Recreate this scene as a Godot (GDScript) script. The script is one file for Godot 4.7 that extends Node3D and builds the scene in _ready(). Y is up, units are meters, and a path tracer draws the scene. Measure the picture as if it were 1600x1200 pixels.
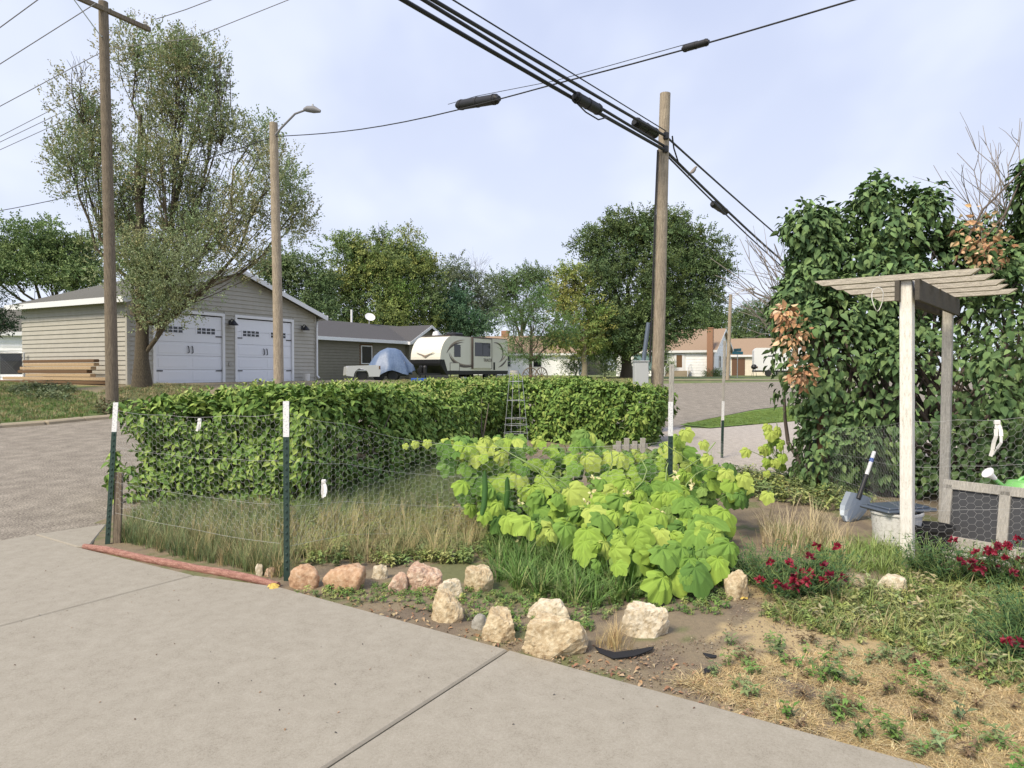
extends Node3D
# A garden corner beside a concrete driveway; street, garage and houses beyond. x right, y up, -z away; metres.

const F := 1090.0          # focal length in pixels of a 1600 x 1200 picture
const EYE := 1.6
const PITCH := 0.01927
var rng := RandomNumberGenerator.new()
var fnl := FastNoiseLite.new()
var M := {}
var used := {}
var gx := []
var gz := []

# ---------------------------------------------------------------- small helpers
func R(a, b): return rng.randf_range(a, b)
func V(x, y, z): return Vector3(x, y, z)
func lin(r, g, b): return Color(r, g, b).linear_to_srgb()

func table(t, d):
	if d <= t[0][0]: return t[0][1]
	for i in range(1, t.size()):
		if d <= t[i][0]:
			var k = (d - t[i - 1][0]) / (t[i][0] - t[i - 1][0])
			return lerpf(t[i - 1][1], t[i][1], k)
	return t[-1][1]

const HR := [[0, 0.0], [8, 0.0], [13, 0.1], [17, 0.22], [30, 0.5], [45, 0.85], [60, 0.95], [90, 1.05], [420, 2.0]]
const HL := [[0, 0.0], [6.7, 0.0], [15.3, 0.35], [18, 0.56], [23, 1.05], [26, 1.12], [36, 1.12], [45, 0.9], [60, 0.95], [90, 1.05], [420, 2.0]]
func soft(t, d):
	var s = 0.0
	for k in [-1.2, -0.6, 0.0, 0.6, 1.2]: s += table(t, d + k * clampf(d / 12.0, 0.2, 1.2))
	return s / 5.0
func land(x, z):
	var d = -z
	if d < 5.5: return 0.0
	var w = smoothstep(-2.0, -8.0, x)
	return lerpf(soft(HR, d), soft(HL, d), w)

func cast(px, py):
	var xc = (px - 800.0) / F
	var yc = (600.0 - py) / F
	var c = cos(PITCH)
	var s = sin(PITCH)
	return Vector3(xc, yc * c - s, -(c + yc * s))
func at(px, py, d):
	var v = cast(px, py)
	return Vector3(0, EYE, 0) + v * (d / -v.z)
func on_land(px, py):
	var v = cast(px, py)
	var d = 1.0
	while d < 400.0:
		var p = Vector3(0, EYE, 0) + v * (d / -v.z)
		if p.y <= land(p.x, p.z): return Vector3(p.x, land(p.x, p.z), p.z)
		d += 0.01 + d * 0.001
	return at(px, py, 400.0)
func spot(x, d, up = 0.0): return Vector3(x, land(x, -d) + up, -d)

# ---------------------------------------------------------------- nodes
func numbered(called):
	if not used.has(called):
		used[called] = 0
		return called
	used[called] += 1
	return "%s_%03d" % [called, used[called]]
func tag(o, label, category = "", group = "", kind = ""):
	if label: o.set_meta("label", label)
	if category: o.set_meta("category", category)
	if group: o.set_meta("group", group)
	if kind: o.set_meta("kind", kind)
	return o
func thing(called, label, category, where = Vector3.ZERO, turn = 0.0, group = ""):
	var o := Node3D.new()
	o.name = numbered(called)
	add_child(o)
	o.position = where
	o.rotation.y = turn
	return tag(o, label, category, group)
func put(called, mesh, m, parent = self):
	var o := MeshInstance3D.new()
	o.mesh = mesh.commit() if mesh is SurfaceTool else mesh
	o.name = numbered(called) if parent == self else called
	o.material_override = m
	parent.add_child(o, true)
	return o
func part(called, mesh, m, parent, where = Vector3.ZERO):
	var o = put(called, mesh, m, parent)
	o.position = where
	return o
func many(called, mesh, m, xs, cols, parent = self):
	var mm := MultiMesh.new()
	mm.transform_format = MultiMesh.TRANSFORM_3D
	mm.use_colors = true
	mm.mesh = mesh
	mm.instance_count = xs.size()
	for i in xs.size():
		mm.set_instance_transform(i, xs[i])
		mm.set_instance_color(i, cols[i])
	var o := MultiMeshInstance3D.new()
	o.multimesh = mm
	o.material_override = m
	o.name = numbered(called) if parent == self else called
	parent.add_child(o, true)
	return o

# ---------------------------------------------------------------- shapes
func S():
	var st := SurfaceTool.new()
	st.begin(Mesh.PRIMITIVE_TRIANGLES)
	return st
func tri(st, a, b, c, n):
	if (b - a).cross(c - a).dot(n) > 0.0:
		var t = b
		b = c
		c = t
	for p in [a, b, c]:
		st.set_normal(n)
		st.add_vertex(p)
func quad(st, a, b, c, d, n):
	tri(st, a, b, c, n)
	tri(st, a, c, d, n)
func face(st, a, b, c, d, out):   # flat quad, normal worked out and turned towards out
	var n = (c - a).cross(d - b).normalized()
	if n.dot(out) < 0.0: n = -n
	quad(st, a, b, c, d, n)
func tris(st, a, na, b, nb, c, nc):
	if (b - a).cross(c - a).dot(na + nb + nc) > 0.0:
		st.set_normal(na); st.add_vertex(a)
		st.set_normal(nc); st.add_vertex(c)
		st.set_normal(nb); st.add_vertex(b)
	else:
		st.set_normal(na); st.add_vertex(a)
		st.set_normal(nb); st.add_vertex(b)
		st.set_normal(nc); st.add_vertex(c)
func box(st, c, s, b = Basis.IDENTITY, bev = 0.0):
	var h = s * 0.5
	bev = minf(bev, minf(h.x, minf(h.y, h.z)) * 0.9)
	var pt = func(ax, sg):
		var v = Vector3(h.x - bev, h.y - bev, h.z - bev)
		v[ax] = h[ax]
		return c + b * Vector3(v.x * sg.x, v.y * sg.y, v.z * sg.z)
	for ax in 3:
		var u = (ax + 1) % 3
		var w = (ax + 2) % 3
		for s1 in [-1, 1]:
			var q = []
			for k in [[-1, -1], [1, -1], [1, 1], [-1, 1]]:
				var sg = Vector3.ZERO
				sg[ax] = s1; sg[u] = k[0]; sg[w] = k[1]
				q.append(pt.call(ax, sg))
			var n = Vector3.ZERO
			n[ax] = s1
			quad(st, q[0], q[1], q[2], q[3], b * n)
		if bev > 0.0:
			for s1 in [-1, 1]:
				for s2 in [-1, 1]:
					var q = []
					for k in [[ax, -1], [ax, 1], [u, 1], [u, -1]]:
						var sg = Vector3.ZERO
						sg[ax] = s1; sg[u] = s2; sg[w] = k[1]
						q.append(pt.call(k[0], sg))
					var n = Vector3.ZERO
					n[ax] = s1; n[u] = s2
					quad(st, q[0], q[1], q[2], q[3], b * n.normalized())
	if bev > 0.0:
		for sx in [-1, 1]:
			for sy in [-1, 1]:
				for sz in [-1, 1]:
					var sg = Vector3(sx, sy, sz)
					tri(st, pt.call(0, sg), pt.call(1, sg), pt.call(2, sg), b * sg.normalized())
func boxed(c, s, bev = 0.0, b = Basis.IDENTITY):
	var st = S()
	box(st, c, s, b, bev)
	return st
func bar(st, a, e, w, t, bev = 0.0, up = Vector3.UP):   # a squared bar from a to e, w across and t along up
	var z = (e - a).normalized()
	var x = up.cross(z)
	x = Vector3.RIGHT if x.length() < 0.01 else x.normalized()
	box(st, (a + e) * 0.5, Vector3(w, t, (e - a).length()), Basis(x, z.cross(x).normalized(), z), bev)
func ring(c, ax, r, n, roll = Vector3.ZERO):
	var x = roll if roll != Vector3.ZERO else (Vector3.UP.cross(ax) if absf(ax.y) < 0.9 else Vector3.RIGHT.cross(ax))
	x = (x - ax * x.dot(ax)).normalized()
	var y = ax.cross(x)
	var out = []
	for i in n:
		var a = TAU * i / n
		out.append([c + (x * cos(a) + y * sin(a)) * r, x * cos(a) + y * sin(a)])
	return [out, x]
func tube(st, pts, rad, n = 6, cap = true):
	var prev = null
	var roll = Vector3.ZERO
	for i in pts.size():
		var ax = (pts[mini(i + 1, pts.size() - 1)] - pts[maxi(i - 1, 0)]).normalized()
		var r = rad[i] if rad is Array else rad
		var k = ring(pts[i], ax, r, n, roll)
		roll = k[1]
		var cur = k[0]
		if prev != null:
			for j in n:
				var j2 = (j + 1) % n
				tris(st, prev[j][0], prev[j][1], cur[j][0], cur[j][1], cur[j2][0], cur[j2][1])
				tris(st, prev[j][0], prev[j][1], cur[j2][0], cur[j2][1], prev[j2][0], prev[j2][1])
		if cap and (i == 0 or i == pts.size() - 1) and r > 0.0005:
			var nn = -ax if i == 0 else ax
			for j in range(1, n - 1): tri(st, cur[0][0], cur[j][0], cur[j + 1][0], nn)
		prev = cur
func rod(a, e, r, n = 8):
	var st = S()
	tube(st, [a, e], r, n)
	return st
func lathe(st, prof, n = 16, xf = Transform3D.IDENTITY):
	for i in prof.size() - 1:
		var p = prof[i]
		var q = prof[i + 1]
		var t = (q - p).normalized()
		var nr = Vector2(t.y, -t.x)
		for j in n:
			var a = TAU * j / n
			var b = TAU * (j + 1) / n
			var f = func(v, g): return xf * Vector3(v.x * cos(g), v.y, v.x * sin(g))
			var na = (xf.basis * Vector3(nr.x * cos(a), nr.y, nr.x * sin(a))).normalized()
			var nb = (xf.basis * Vector3(nr.x * cos(b), nr.y, nr.x * sin(b))).normalized()
			if q.x > 0.0001: tris(st, f.call(p, a), na, f.call(q, a), na, f.call(q, b), nb)
			if p.x > 0.0001: tris(st, f.call(p, a), na, f.call(q, b), nb, f.call(p, b), nb)
func prism(st, poly, z0, z1, xf = Transform3D.IDENTITY):   # a flat outline in x, y given depth along z
	var pv := PackedVector2Array(poly)
	var ix = Geometry2D.triangulate_polygon(pv)
	for i in range(0, ix.size(), 3):
		for z in [z0, z1]:
			var n = xf.basis * Vector3(0, 0, 1 if z == maxf(z0, z1) else -1)
			tri(st, xf * Vector3(pv[ix[i]].x, pv[ix[i]].y, z), xf * Vector3(pv[ix[i + 1]].x, pv[ix[i + 1]].y, z), xf * Vector3(pv[ix[i + 2]].x, pv[ix[i + 2]].y, z), n.normalized())
	var turn = 1.0 if not Geometry2D.is_polygon_clockwise(pv) else -1.0
	for i in pv.size():
		var a = pv[i]
		var b = pv[(i + 1) % pv.size()]
		var e = (b - a).normalized()
		var n = xf.basis * Vector3(e.y * turn, -e.x * turn, 0)
		quad(st, xf * Vector3(a.x, a.y, z0), xf * Vector3(b.x, b.y, z0), xf * Vector3(b.x, b.y, z1), xf * Vector3(a.x, a.y, z1), n.normalized())
func sphere_dirs(lat, lon):
	var g = []
	for i in lat + 1:
		var row = []
		var a = PI * i / lat
		for j in lon: row.append(Vector3(sin(a) * cos(TAU * j / lon), cos(a), sin(a) * sin(TAU * j / lon)))
		g.append(row)
	return g
func skin(st, g):   # closed rows of points, flat shaded facets
	for i in g.size() - 1:
		var n = g[i].size()
		for j in n:
			var a = g[i][j]; var b = g[i + 1][j]; var c = g[i + 1][(j + 1) % n]; var d = g[i][(j + 1) % n]
			for t in [[a, b, c], [a, c, d]]:
				if (t[1] - t[0]).cross(t[2] - t[0]).length() < 1e-9: continue
				for v in t: st.add_vertex(v)

# ---------------------------------------------------------------- materials
func noise_bytes(seed_, size, freq, oct = 4, kind = FastNoiseLite.TYPE_SIMPLEX_SMOOTH):
	var f := FastNoiseLite.new()
	f.seed = seed_
	f.noise_type = kind
	f.frequency = freq
	f.fractal_octaves = oct
	var im = f.get_seamless_image(size, size)
	im.convert(Image.FORMAT_L8)
	return im.get_data()
func ramp_lut(stops):
	var lut = []
	for i in 256:
		var t = i / 255.0
		var c = stops[-1][1]
		if t <= stops[0][0]: c = stops[0][1]
		else:
			for k in range(1, stops.size()):
				if t <= stops[k][0]:
					c = stops[k - 1][1].lerp(stops[k][1], (t - stops[k - 1][0]) / (stops[k][0] - stops[k - 1][0]))
					break
		lut.append(c.linear_to_srgb())
	return lut
func mix_tex(size, layers, stops, specks = []):   # layers: [bytes, weight]; specks: [threshold bytes, above, colour]
	var lut = ramp_lut(stops)
	var out := PackedByteArray()
	out.resize(size * size * 3)
	var hm := PackedByteArray()
	hm.resize(size * size)
	for i in size * size:
		var v = 0.0
		for l in layers: v += l[0][i] * l[1]
		var k = clampi(int(v), 0, 255)
		var c = lut[k]
		for s in specks:
			if s[0][i] > s[1]: c = s[2]
		out[i * 3] = int(c.r * 255.0)
		out[i * 3 + 1] = int(c.g * 255.0)
		out[i * 3 + 2] = int(c.b * 255.0)
		hm[i] = k
	return [ImageTexture.create_from_image(Image.create_from_data(size, size, false, Image.FORMAT_RGB8, out)), ImageTexture.create_from_image(Image.create_from_data(size, size, false, Image.FORMAT_L8, hm))]
func plain(c, rough = 0.7, metal = 0.0):
	var m := StandardMaterial3D.new()
	m.albedo_color = c.linear_to_srgb()
	m.roughness = rough
	m.metallic = metal
	return m
func grained(tex, rough, scale_, relief = 0.0, world = false, tint = Color(1, 1, 1)):
	var m := StandardMaterial3D.new()
	m.albedo_texture = tex[0]
	m.albedo_color = tint
	m.roughness = rough
	m.uv1_triplanar = true
	m.uv1_world_triplanar = world
	m.uv1_scale = scale_ if scale_ is Vector3 else Vector3.ONE * scale_
	if relief > 0.0:
		m.heightmap_enabled = true
		m.heightmap_texture = tex[1]
		m.heightmap_scale = relief
	return m
func leafy(through, rough = 0.55):
	var m := StandardMaterial3D.new()
	m.vertex_color_use_as_albedo = true
	m.roughness = rough
	m.metallic_specular = 0.22
	m.backlight = Color(through, through, through * 0.55)
	m.cull_mode = BaseMaterial3D.CULL_DISABLED
	return m
func materials():
	var C = func(r, g, b): return Color(r, g, b)
	var fine = noise_bytes(1, 512, 0.12, 3)
	var mid = noise_bytes(2, 512, 0.025, 5)
	var big = noise_bytes(3, 512, 0.008, 4)
	var cell = noise_bytes(4, 512, 0.22, 1, FastNoiseLite.TYPE_CELLULAR)
	var grit = noise_bytes(5, 512, 0.35, 2)
	var t
	t = mix_tex(512, [[fine, 0.24], [grit, 0.42], [mid, 0.2], [big, 0.14]], [[0.25, C.call(0.235, 0.207, 0.16)], [0.42, C.call(0.32, 0.288, 0.228)], [0.55, C.call(0.342, 0.31, 0.248)], [0.78, C.call(0.405, 0.37, 0.302)]], [[grit, 250, C.call(0.24, 0.2, 0.16)]])
	M.concrete = grained(t, 0.88, 0.75, 0.15, true)
	M.concrete_pale = grained(t, 0.9, 0.3, 0.3, true, Color(1.0, 0.97, 0.92))
	t = mix_tex(512, [[fine, 0.4], [grit, 0.45], [big, 0.15]], [[0.32, C.call(0.10, 0.083, 0.062)], [0.5, C.call(0.235, 0.203, 0.16)], [0.66, C.call(0.46, 0.41, 0.33)]])
	M.asphalt = grained(t, 0.92, 0.5, 0.25, true)
	M.asphalt_far = grained(t, 0.9, 0.22, 0.0, true, Color(1.13, 1.1, 1.06))
	t = mix_tex(512, [[fine, 0.3], [grit, 0.3], [mid, 0.4]], [[0.2, C.call(0.12, 0.09, 0.058)], [0.45, C.call(0.25, 0.195, 0.13)], [0.6, C.call(0.27, 0.25, 0.13)], [0.8, C.call(0.42, 0.35, 0.24)]], [[grit, 240, C.call(0.45, 0.4, 0.33)]])
	M.soil = grained(t, 0.95, 0.8, 1.0, true)
	var ts = mix_tex(512, [[fine, 0.35], [grit, 0.4], [mid, 0.25]], [[0.2, C.call(0.55, 0.55, 0.55)], [0.5, C.call(0.85, 0.85, 0.85)], [0.8, C.call(1, 1, 1)]])
	M.bed = grained(ts, 0.95, 1.3, 1.2, true)
	M.bed.vertex_color_use_as_albedo = true
	t = mix_tex(512, [[fine, 0.25], [grit, 0.2], [mid, 0.3], [big, 0.25]], [[0.25, C.call(0.07, 0.10, 0.03)], [0.5, C.call(0.15, 0.19, 0.06)], [0.66, C.call(0.27, 0.27, 0.10)], [0.8, C.call(0.38, 0.32, 0.16)]])
	M.turf = grained(t, 0.95, 0.12, 0.0, true)
	M.turf_green = grained(t, 0.95, 0.35, 0.6, true, Color(0.95, 1.1, 0.8))
	t = mix_tex(512, [[cell, 0.5], [grit, 0.25], [mid, 0.25]], [[0.1, C.call(0.25, 0.21, 0.17)], [0.5, C.call(0.48, 0.43, 0.37)], [0.85, C.call(0.66, 0.61, 0.54)]])
	M.gravel = grained(t, 0.95, 0.5, 1.2, true)
	# woods: streaks come from stretching the noise along the grain (y)
	t = mix_tex(512, [[fine, 0.5], [mid, 0.5]], [[0.25, C.call(0.16, 0.12, 0.085)], [0.5, C.call(0.36, 0.27, 0.18)], [0.7, C.call(0.52, 0.40, 0.27)]])
	M.pole_wood = grained(t, 0.85, V(3.6, 0.22, 3.6), 0.8, false, Color(1.0, 1.04, 1.08))
	M.pole_old = grained(t, 0.9, V(3.2, 0.25, 3.2), 0.5, false, Color(0.74, 0.76, 0.78))
	M.bark = grained(t, 0.95, V(2.2, 0.7, 2.2), 2.0, true, Color(0.6, 0.62, 0.62))
	M.bark_pale = grained(t, 0.95, V(2.2, 0.7, 2.2), 2.0, true, Color(0.95, 1.0, 1.0))
	t = mix_tex(512, [[fine, 0.55], [mid, 0.45]], [[0.25, C.call(0.24, 0.225, 0.2)], [0.5, C.call(0.42, 0.40, 0.355)], [0.72, C.call(0.56, 0.53, 0.47)]])
	M.grey_wood = grained(t, 0.9, V(6, 0.5, 6), 0.3)
	M.board = grained(t, 0.9, V(0.7, 8, 8), 0.3, false, Color(1.05, 1.03, 1.0))
	M.dark_wood = grained(t, 0.9, V(6, 6, 0.6), 0.3, false, Color(0.5, 0.48, 0.46))
	t = mix_tex(512, [[fine, 0.4], [mid, 0.6]], [[0.22, C.call(0.40, 0.36, 0.29)], [0.36, C.call(0.72, 0.69, 0.62)], [0.7, C.call(0.85, 0.83, 0.78)]])
	M.white_paint_wood = grained(t, 0.75, V(5, 0.6, 5), 0.2)
	t = mix_tex(512, [[fine, 0.5], [mid, 0.5]], [[0.25, C.call(0.15, 0.075, 0.055)], [0.5, C.call(0.34, 0.16, 0.12)], [0.72, C.call(0.46, 0.28, 0.22)]])
	M.red_timber = grained(t, 0.85, V(4, 4, 0.7), 0.4)
	t = mix_tex(512, [[fine, 0.5], [mid, 0.5]], [[0.25, C.call(0.25, 0.16, 0.09)], [0.5, C.call(0.47, 0.33, 0.19)], [0.72, C.call(0.60, 0.46, 0.30)]])
	M.lumber = grained(t, 0.85, V(0.8, 6, 6), 0.2)
	M.brown_wood = grained(t, 0.9, V(5, 0.8, 5), 0.3, false, Color(0.62, 0.56, 0.52))
	var rocks = {tan = [C.call(0.34, 0.24, 0.13), C.call(0.57, 0.46, 0.29), C.call(0.74, 0.64, 0.45)], white = [C.call(0.42, 0.33, 0.20), C.call(0.68, 0.59, 0.43), C.call(0.8, 0.74, 0.6)],
		orange = [C.call(0.33, 0.18, 0.10), C.call(0.54, 0.35, 0.21), C.call(0.66, 0.49, 0.34)], pink = [C.call(0.33, 0.19, 0.13), C.call(0.58, 0.41, 0.29), C.call(0.74, 0.62, 0.48)], grey = [C.call(0.22, 0.21, 0.18), C.call(0.36, 0.34, 0.29), C.call(0.46, 0.44, 0.38)]}
	for k in rocks:
		t = mix_tex(512, [[fine, 0.25], [mid, 0.45], [big, 0.3]], [[0.32, rocks[k][0]], [0.52, rocks[k][1] * 0.93], [0.72, rocks[k][2] * 0.95]])
		M["rock_" + k] = grained(t, 0.92, 2.2, 0.8)
	var siding = mix_tex(512, [[fine, 0.3], [mid, 0.3], [big, 0.4]], [[0.2, C.call(0.375, 0.355, 0.30)], [0.5, C.call(0.42, 0.40, 0.345)], [0.8, C.call(0.455, 0.435, 0.38)]])
	M.siding = grained(siding, 0.7, 0.4)
	M.siding_dark = grained(siding, 0.75, 0.4, 0.0, false, Color(0.72, 0.71, 0.68))
	M.white_siding = grained(siding, 0.7, 0.4, 0.0, false, Color(1.42, 1.45, 1.55))
	M.cream_wall = grained(siding, 0.7, 0.4, 0.0, false, Color(1.3, 1.27, 1.25))
	t = mix_tex(512, [[cell, 0.35], [fine, 0.25], [grit, 0.4]], [[0.2, C.call(0.042, 0.041, 0.043)], [0.5, C.call(0.088, 0.085, 0.086)], [0.8, C.call(0.155, 0.148, 0.145)]])
	M.shingle_dark = grained(t, 0.95, V(0.6, 1.6, 1.6))
	M.shingle_grey = grained(t, 0.95, V(0.6, 1.6, 1.6), 0.0, false, Color(1.2, 1.2, 1.1))
	t = mix_tex(512, [[cell, 0.35], [fine, 0.25], [grit, 0.4]], [[0.2, C.call(0.20, 0.13, 0.085)], [0.5, C.call(0.34, 0.245, 0.17)], [0.8, C.call(0.48, 0.37, 0.27)]])
	M.shingle_brown = grained(t, 0.95, V(0.35, 0.8, 0.8))
	t = mix_tex(512, [[cell, 0.5], [fine, 0.5]], [[0.2, C.call(0.29, 0.14, 0.085)], [0.6, C.call(0.40, 0.235, 0.15)]])
	M.brick = grained(t, 0.9, 1.2)
	t = mix_tex(512, [[fine, 0.3], [mid, 0.7]], [[0.25, C.call(0.10, 0.15, 0.25)], [0.5, C.call(0.13, 0.185, 0.295)], [0.75, C.call(0.18, 0.24, 0.355)]])
	M.tarp = grained(t, 0.45, 0.5, 0.3)
	t = mix_tex(512, [[fine, 0.3], [mid, 0.7]], [[0.22, C.call(0.36, 0.33, 0.28)], [0.38, C.call(0.68, 0.67, 0.64)], [0.75, C.call(0.78, 0.77, 0.74)]])
	M.scuffed_white = grained(t, 0.6, 2.5)
	M.white_trim = plain(Color(0.78, 0.78, 0.78), 0.5)
	M.door_white = plain(Color(0.78, 0.79, 0.82), 0.4)
	M.black = plain(Color(0.015, 0.015, 0.017), 0.5)
	M.black_rubber = plain(Color(0.02, 0.02, 0.022), 0.65)
	M.dark_glass = plain(Color(0.012, 0.014, 0.018), 0.06)
	M.galv = plain(Color(0.55, 0.56, 0.57), 0.45, 0.6)
	M.wire = plain(Color(0.5, 0.5, 0.48), 0.55, 0.2)
	M.cabinet = plain(Color(0.52, 0.53, 0.52), 0.5)
	M.post_green = plain(Color(0.022, 0.05, 0.04), 0.5)
	M.post_white = grained(mix_tex(256, [[noise_bytes(9, 256, 0.05, 4), 1.0]], [[0.2, C.call(0.5, 0.5, 0.5)], [0.45, C.call(0.8, 0.8, 0.8)]]), 0.5, 4.0)
	M.ribbon = plain(Color(0.78, 0.77, 0.74), 0.8)
	M.steel_blue = plain(Color(0.16, 0.19, 0.23), 0.4, 0.5)
	M.lid = plain(Color(0.075, 0.095, 0.125), 0.4)
	M.hose_green = plain(Color(0.22, 0.55, 0.16), 0.4)
	M.silver = plain(Color(0.6, 0.6, 0.6), 0.35, 0.25)
	M.cream_gel = plain(Color(0.78, 0.75, 0.63), 0.22)
	M.graphic = plain(Color(0.10, 0.075, 0.065), 0.3)
	M.graphic_tan = plain(Color(0.36, 0.29, 0.22), 0.3)
	M.fabric = plain(Color(0.014, 0.014, 0.016), 0.9)
	M.screen = plain(Color(0.05, 0.052, 0.058), 0.6)
	M.rust = plain(Color(0.14, 0.075, 0.045), 0.8)
	M.sign_teal = plain(Color(0.03, 0.16, 0.22), 0.4)
	M.dry = leafy(0.5, 0.8)
	M.leaf = leafy(0.7)
	M.vine_leaf = leafy(0.9, 0.7)
	M.vine_stem = plain(Color(0.26, 0.36, 0.12), 0.6)
	M.cucumber = plain(Color(0.05, 0.13, 0.025), 0.45)
	M.petal = leafy(0.5, 0.6)
	M.twig = plain(Color(0.15, 0.12, 0.10), 0.9)
	M.twig_pale = plain(Color(0.30, 0.26, 0.23), 0.9)
	M.bird = plain(Color(0.26, 0.23, 0.21), 0.8)
	M.blue = plain(Color(0.03, 0.10, 0.4), 0.4)

# ---------------------------------------------------------------- plants
func orient(dir, up):
	var z = dir.normalized()
	var x = up.cross(z)
	x = Vector3.RIGHT if x.length() < 0.001 else x.normalized()
	return Basis(x, z.cross(x).normalized(), z)
func rnd_dir():
	var v = Vector3(rng.randfn(), rng.randfn(), rng.randfn())
	return v.normalized() if v.length() > 0.001 else Vector3.UP
func pick(a): return a[rng.randi() % a.size()]
func jitter(c, k):
	var s = 1.0 + R(-k, k)
	return Color(c.r * s * (1.0 + R(-k, k) * 0.4), c.g * s, c.b * s * (1.0 + R(-k, k) * 0.4))
func blade_leaf(st, xf, ln, wd, fold, droop, seg = 4):   # ovate pointed leaf along +z, folded on its midrib
	var prev = null
	for i in seg + 1:
		var t = float(i) / seg
		var w = wd * 0.5 * pow(sin(PI * pow(clampf(t, 0.0, 1.0), 0.72)), 0.9) if i < seg else 0.0
		var c = Vector3(0, -droop * t * t * ln, t * ln)
		var cur = [xf * c, xf * (c + Vector3(-w, fold * w, 0)), xf * (c + Vector3(w, fold * w, 0))]
		if prev != null:
			var up = xf.basis.y
			for k in [1, 2]:
				if i == 1: tri2(st, prev[0], cur[k], cur[0], up)
				elif i < seg: face(st, prev[0], prev[k], cur[k], cur[0], up)
				else: tri2(st, prev[0], prev[k], cur[0], up)
		prev = cur
func tri2(st, a, b, c, out):
	var n = (b - a).cross(c - a).normalized()
	if n.dot(out) < 0.0: n = -n
	tri(st, a, b, c, n)
func leaf_mesh(ln, wd, fold = 0.35, droop = 0.25, seg = 4):
	var st = S()
	blade_leaf(st, Transform3D.IDENTITY, ln, wd, fold, droop, seg)
	return st.commit()
func sprig_mesh(n, reach, ln, wd, seed_):   # a twig end with n leaves, growing along +z
	rng.seed = seed_
	var st = S()
	for i in n:
		var t = (i + 0.5) / n
		var p = Vector3(R(-0.12, 0.12), R(-0.12, 0.12), t) * reach
		var d = (Vector3(R(-1, 1), R(-0.8, 0.8), R(0.1, 1.0))).normalized()
		blade_leaf(st, Transform3D(orient(d, rnd_dir()), p), ln * R(0.75, 1.2), wd, 0.3, 0.2, 2)
	return st.commit()
func tuft_mesh(n, h, w, spread, seed_, bend = 0.5, seg = 3):
	rng.seed = seed_
	var st = S()
	for i in n:
		var a = R(0, TAU)
		var out = Vector3(cos(a), 0, sin(a))
		var side = Vector3(-sin(a), 0, cos(a))
		var p0 = out * R(0, spread)
		var hh = h * R(0.5, 1.1)
		var bd = bend * R(0.3, 1.4)
		var pl = null
		for k in seg + 1:
			var t = float(k) / seg
			var c = p0 + Vector3.UP * hh * t * (1.0 - 0.3 * bd * t) + out * hh * bd * t * t
			var ww = w * 0.5 * (1.0 - t * 0.95)
			var cur = [c - side * ww, c + side * ww]
			if pl != null: face(st, pl[0], pl[1], cur[1], cur[0], Vector3.UP * 0.3 + out)
			pl = cur
	return st.commit()
func limb(st, a, b, r0, r1, bow, n = 5, seg = 5):
	var pts = []
	var rs = []
	for i in seg + 1:
		var t = float(i) / seg
		var kink = rnd_dir() * a.distance_to(b) * 0.035 if seg >= 5 and i > 0 and i < seg else Vector3.ZERO
		pts.append(a.lerp(b, t) + bow * sin(PI * t) + kink)
		rs.append(lerpf(r0, r1, t))
	tube(st, pts, rs, n, false)
	return pts
func fit_leaf_mat(c, through):
	var m = leafy(through)
	m.vertex_color_use_as_albedo = false
	m.albedo_color = c.linear_to_srgb()
	return m

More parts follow.
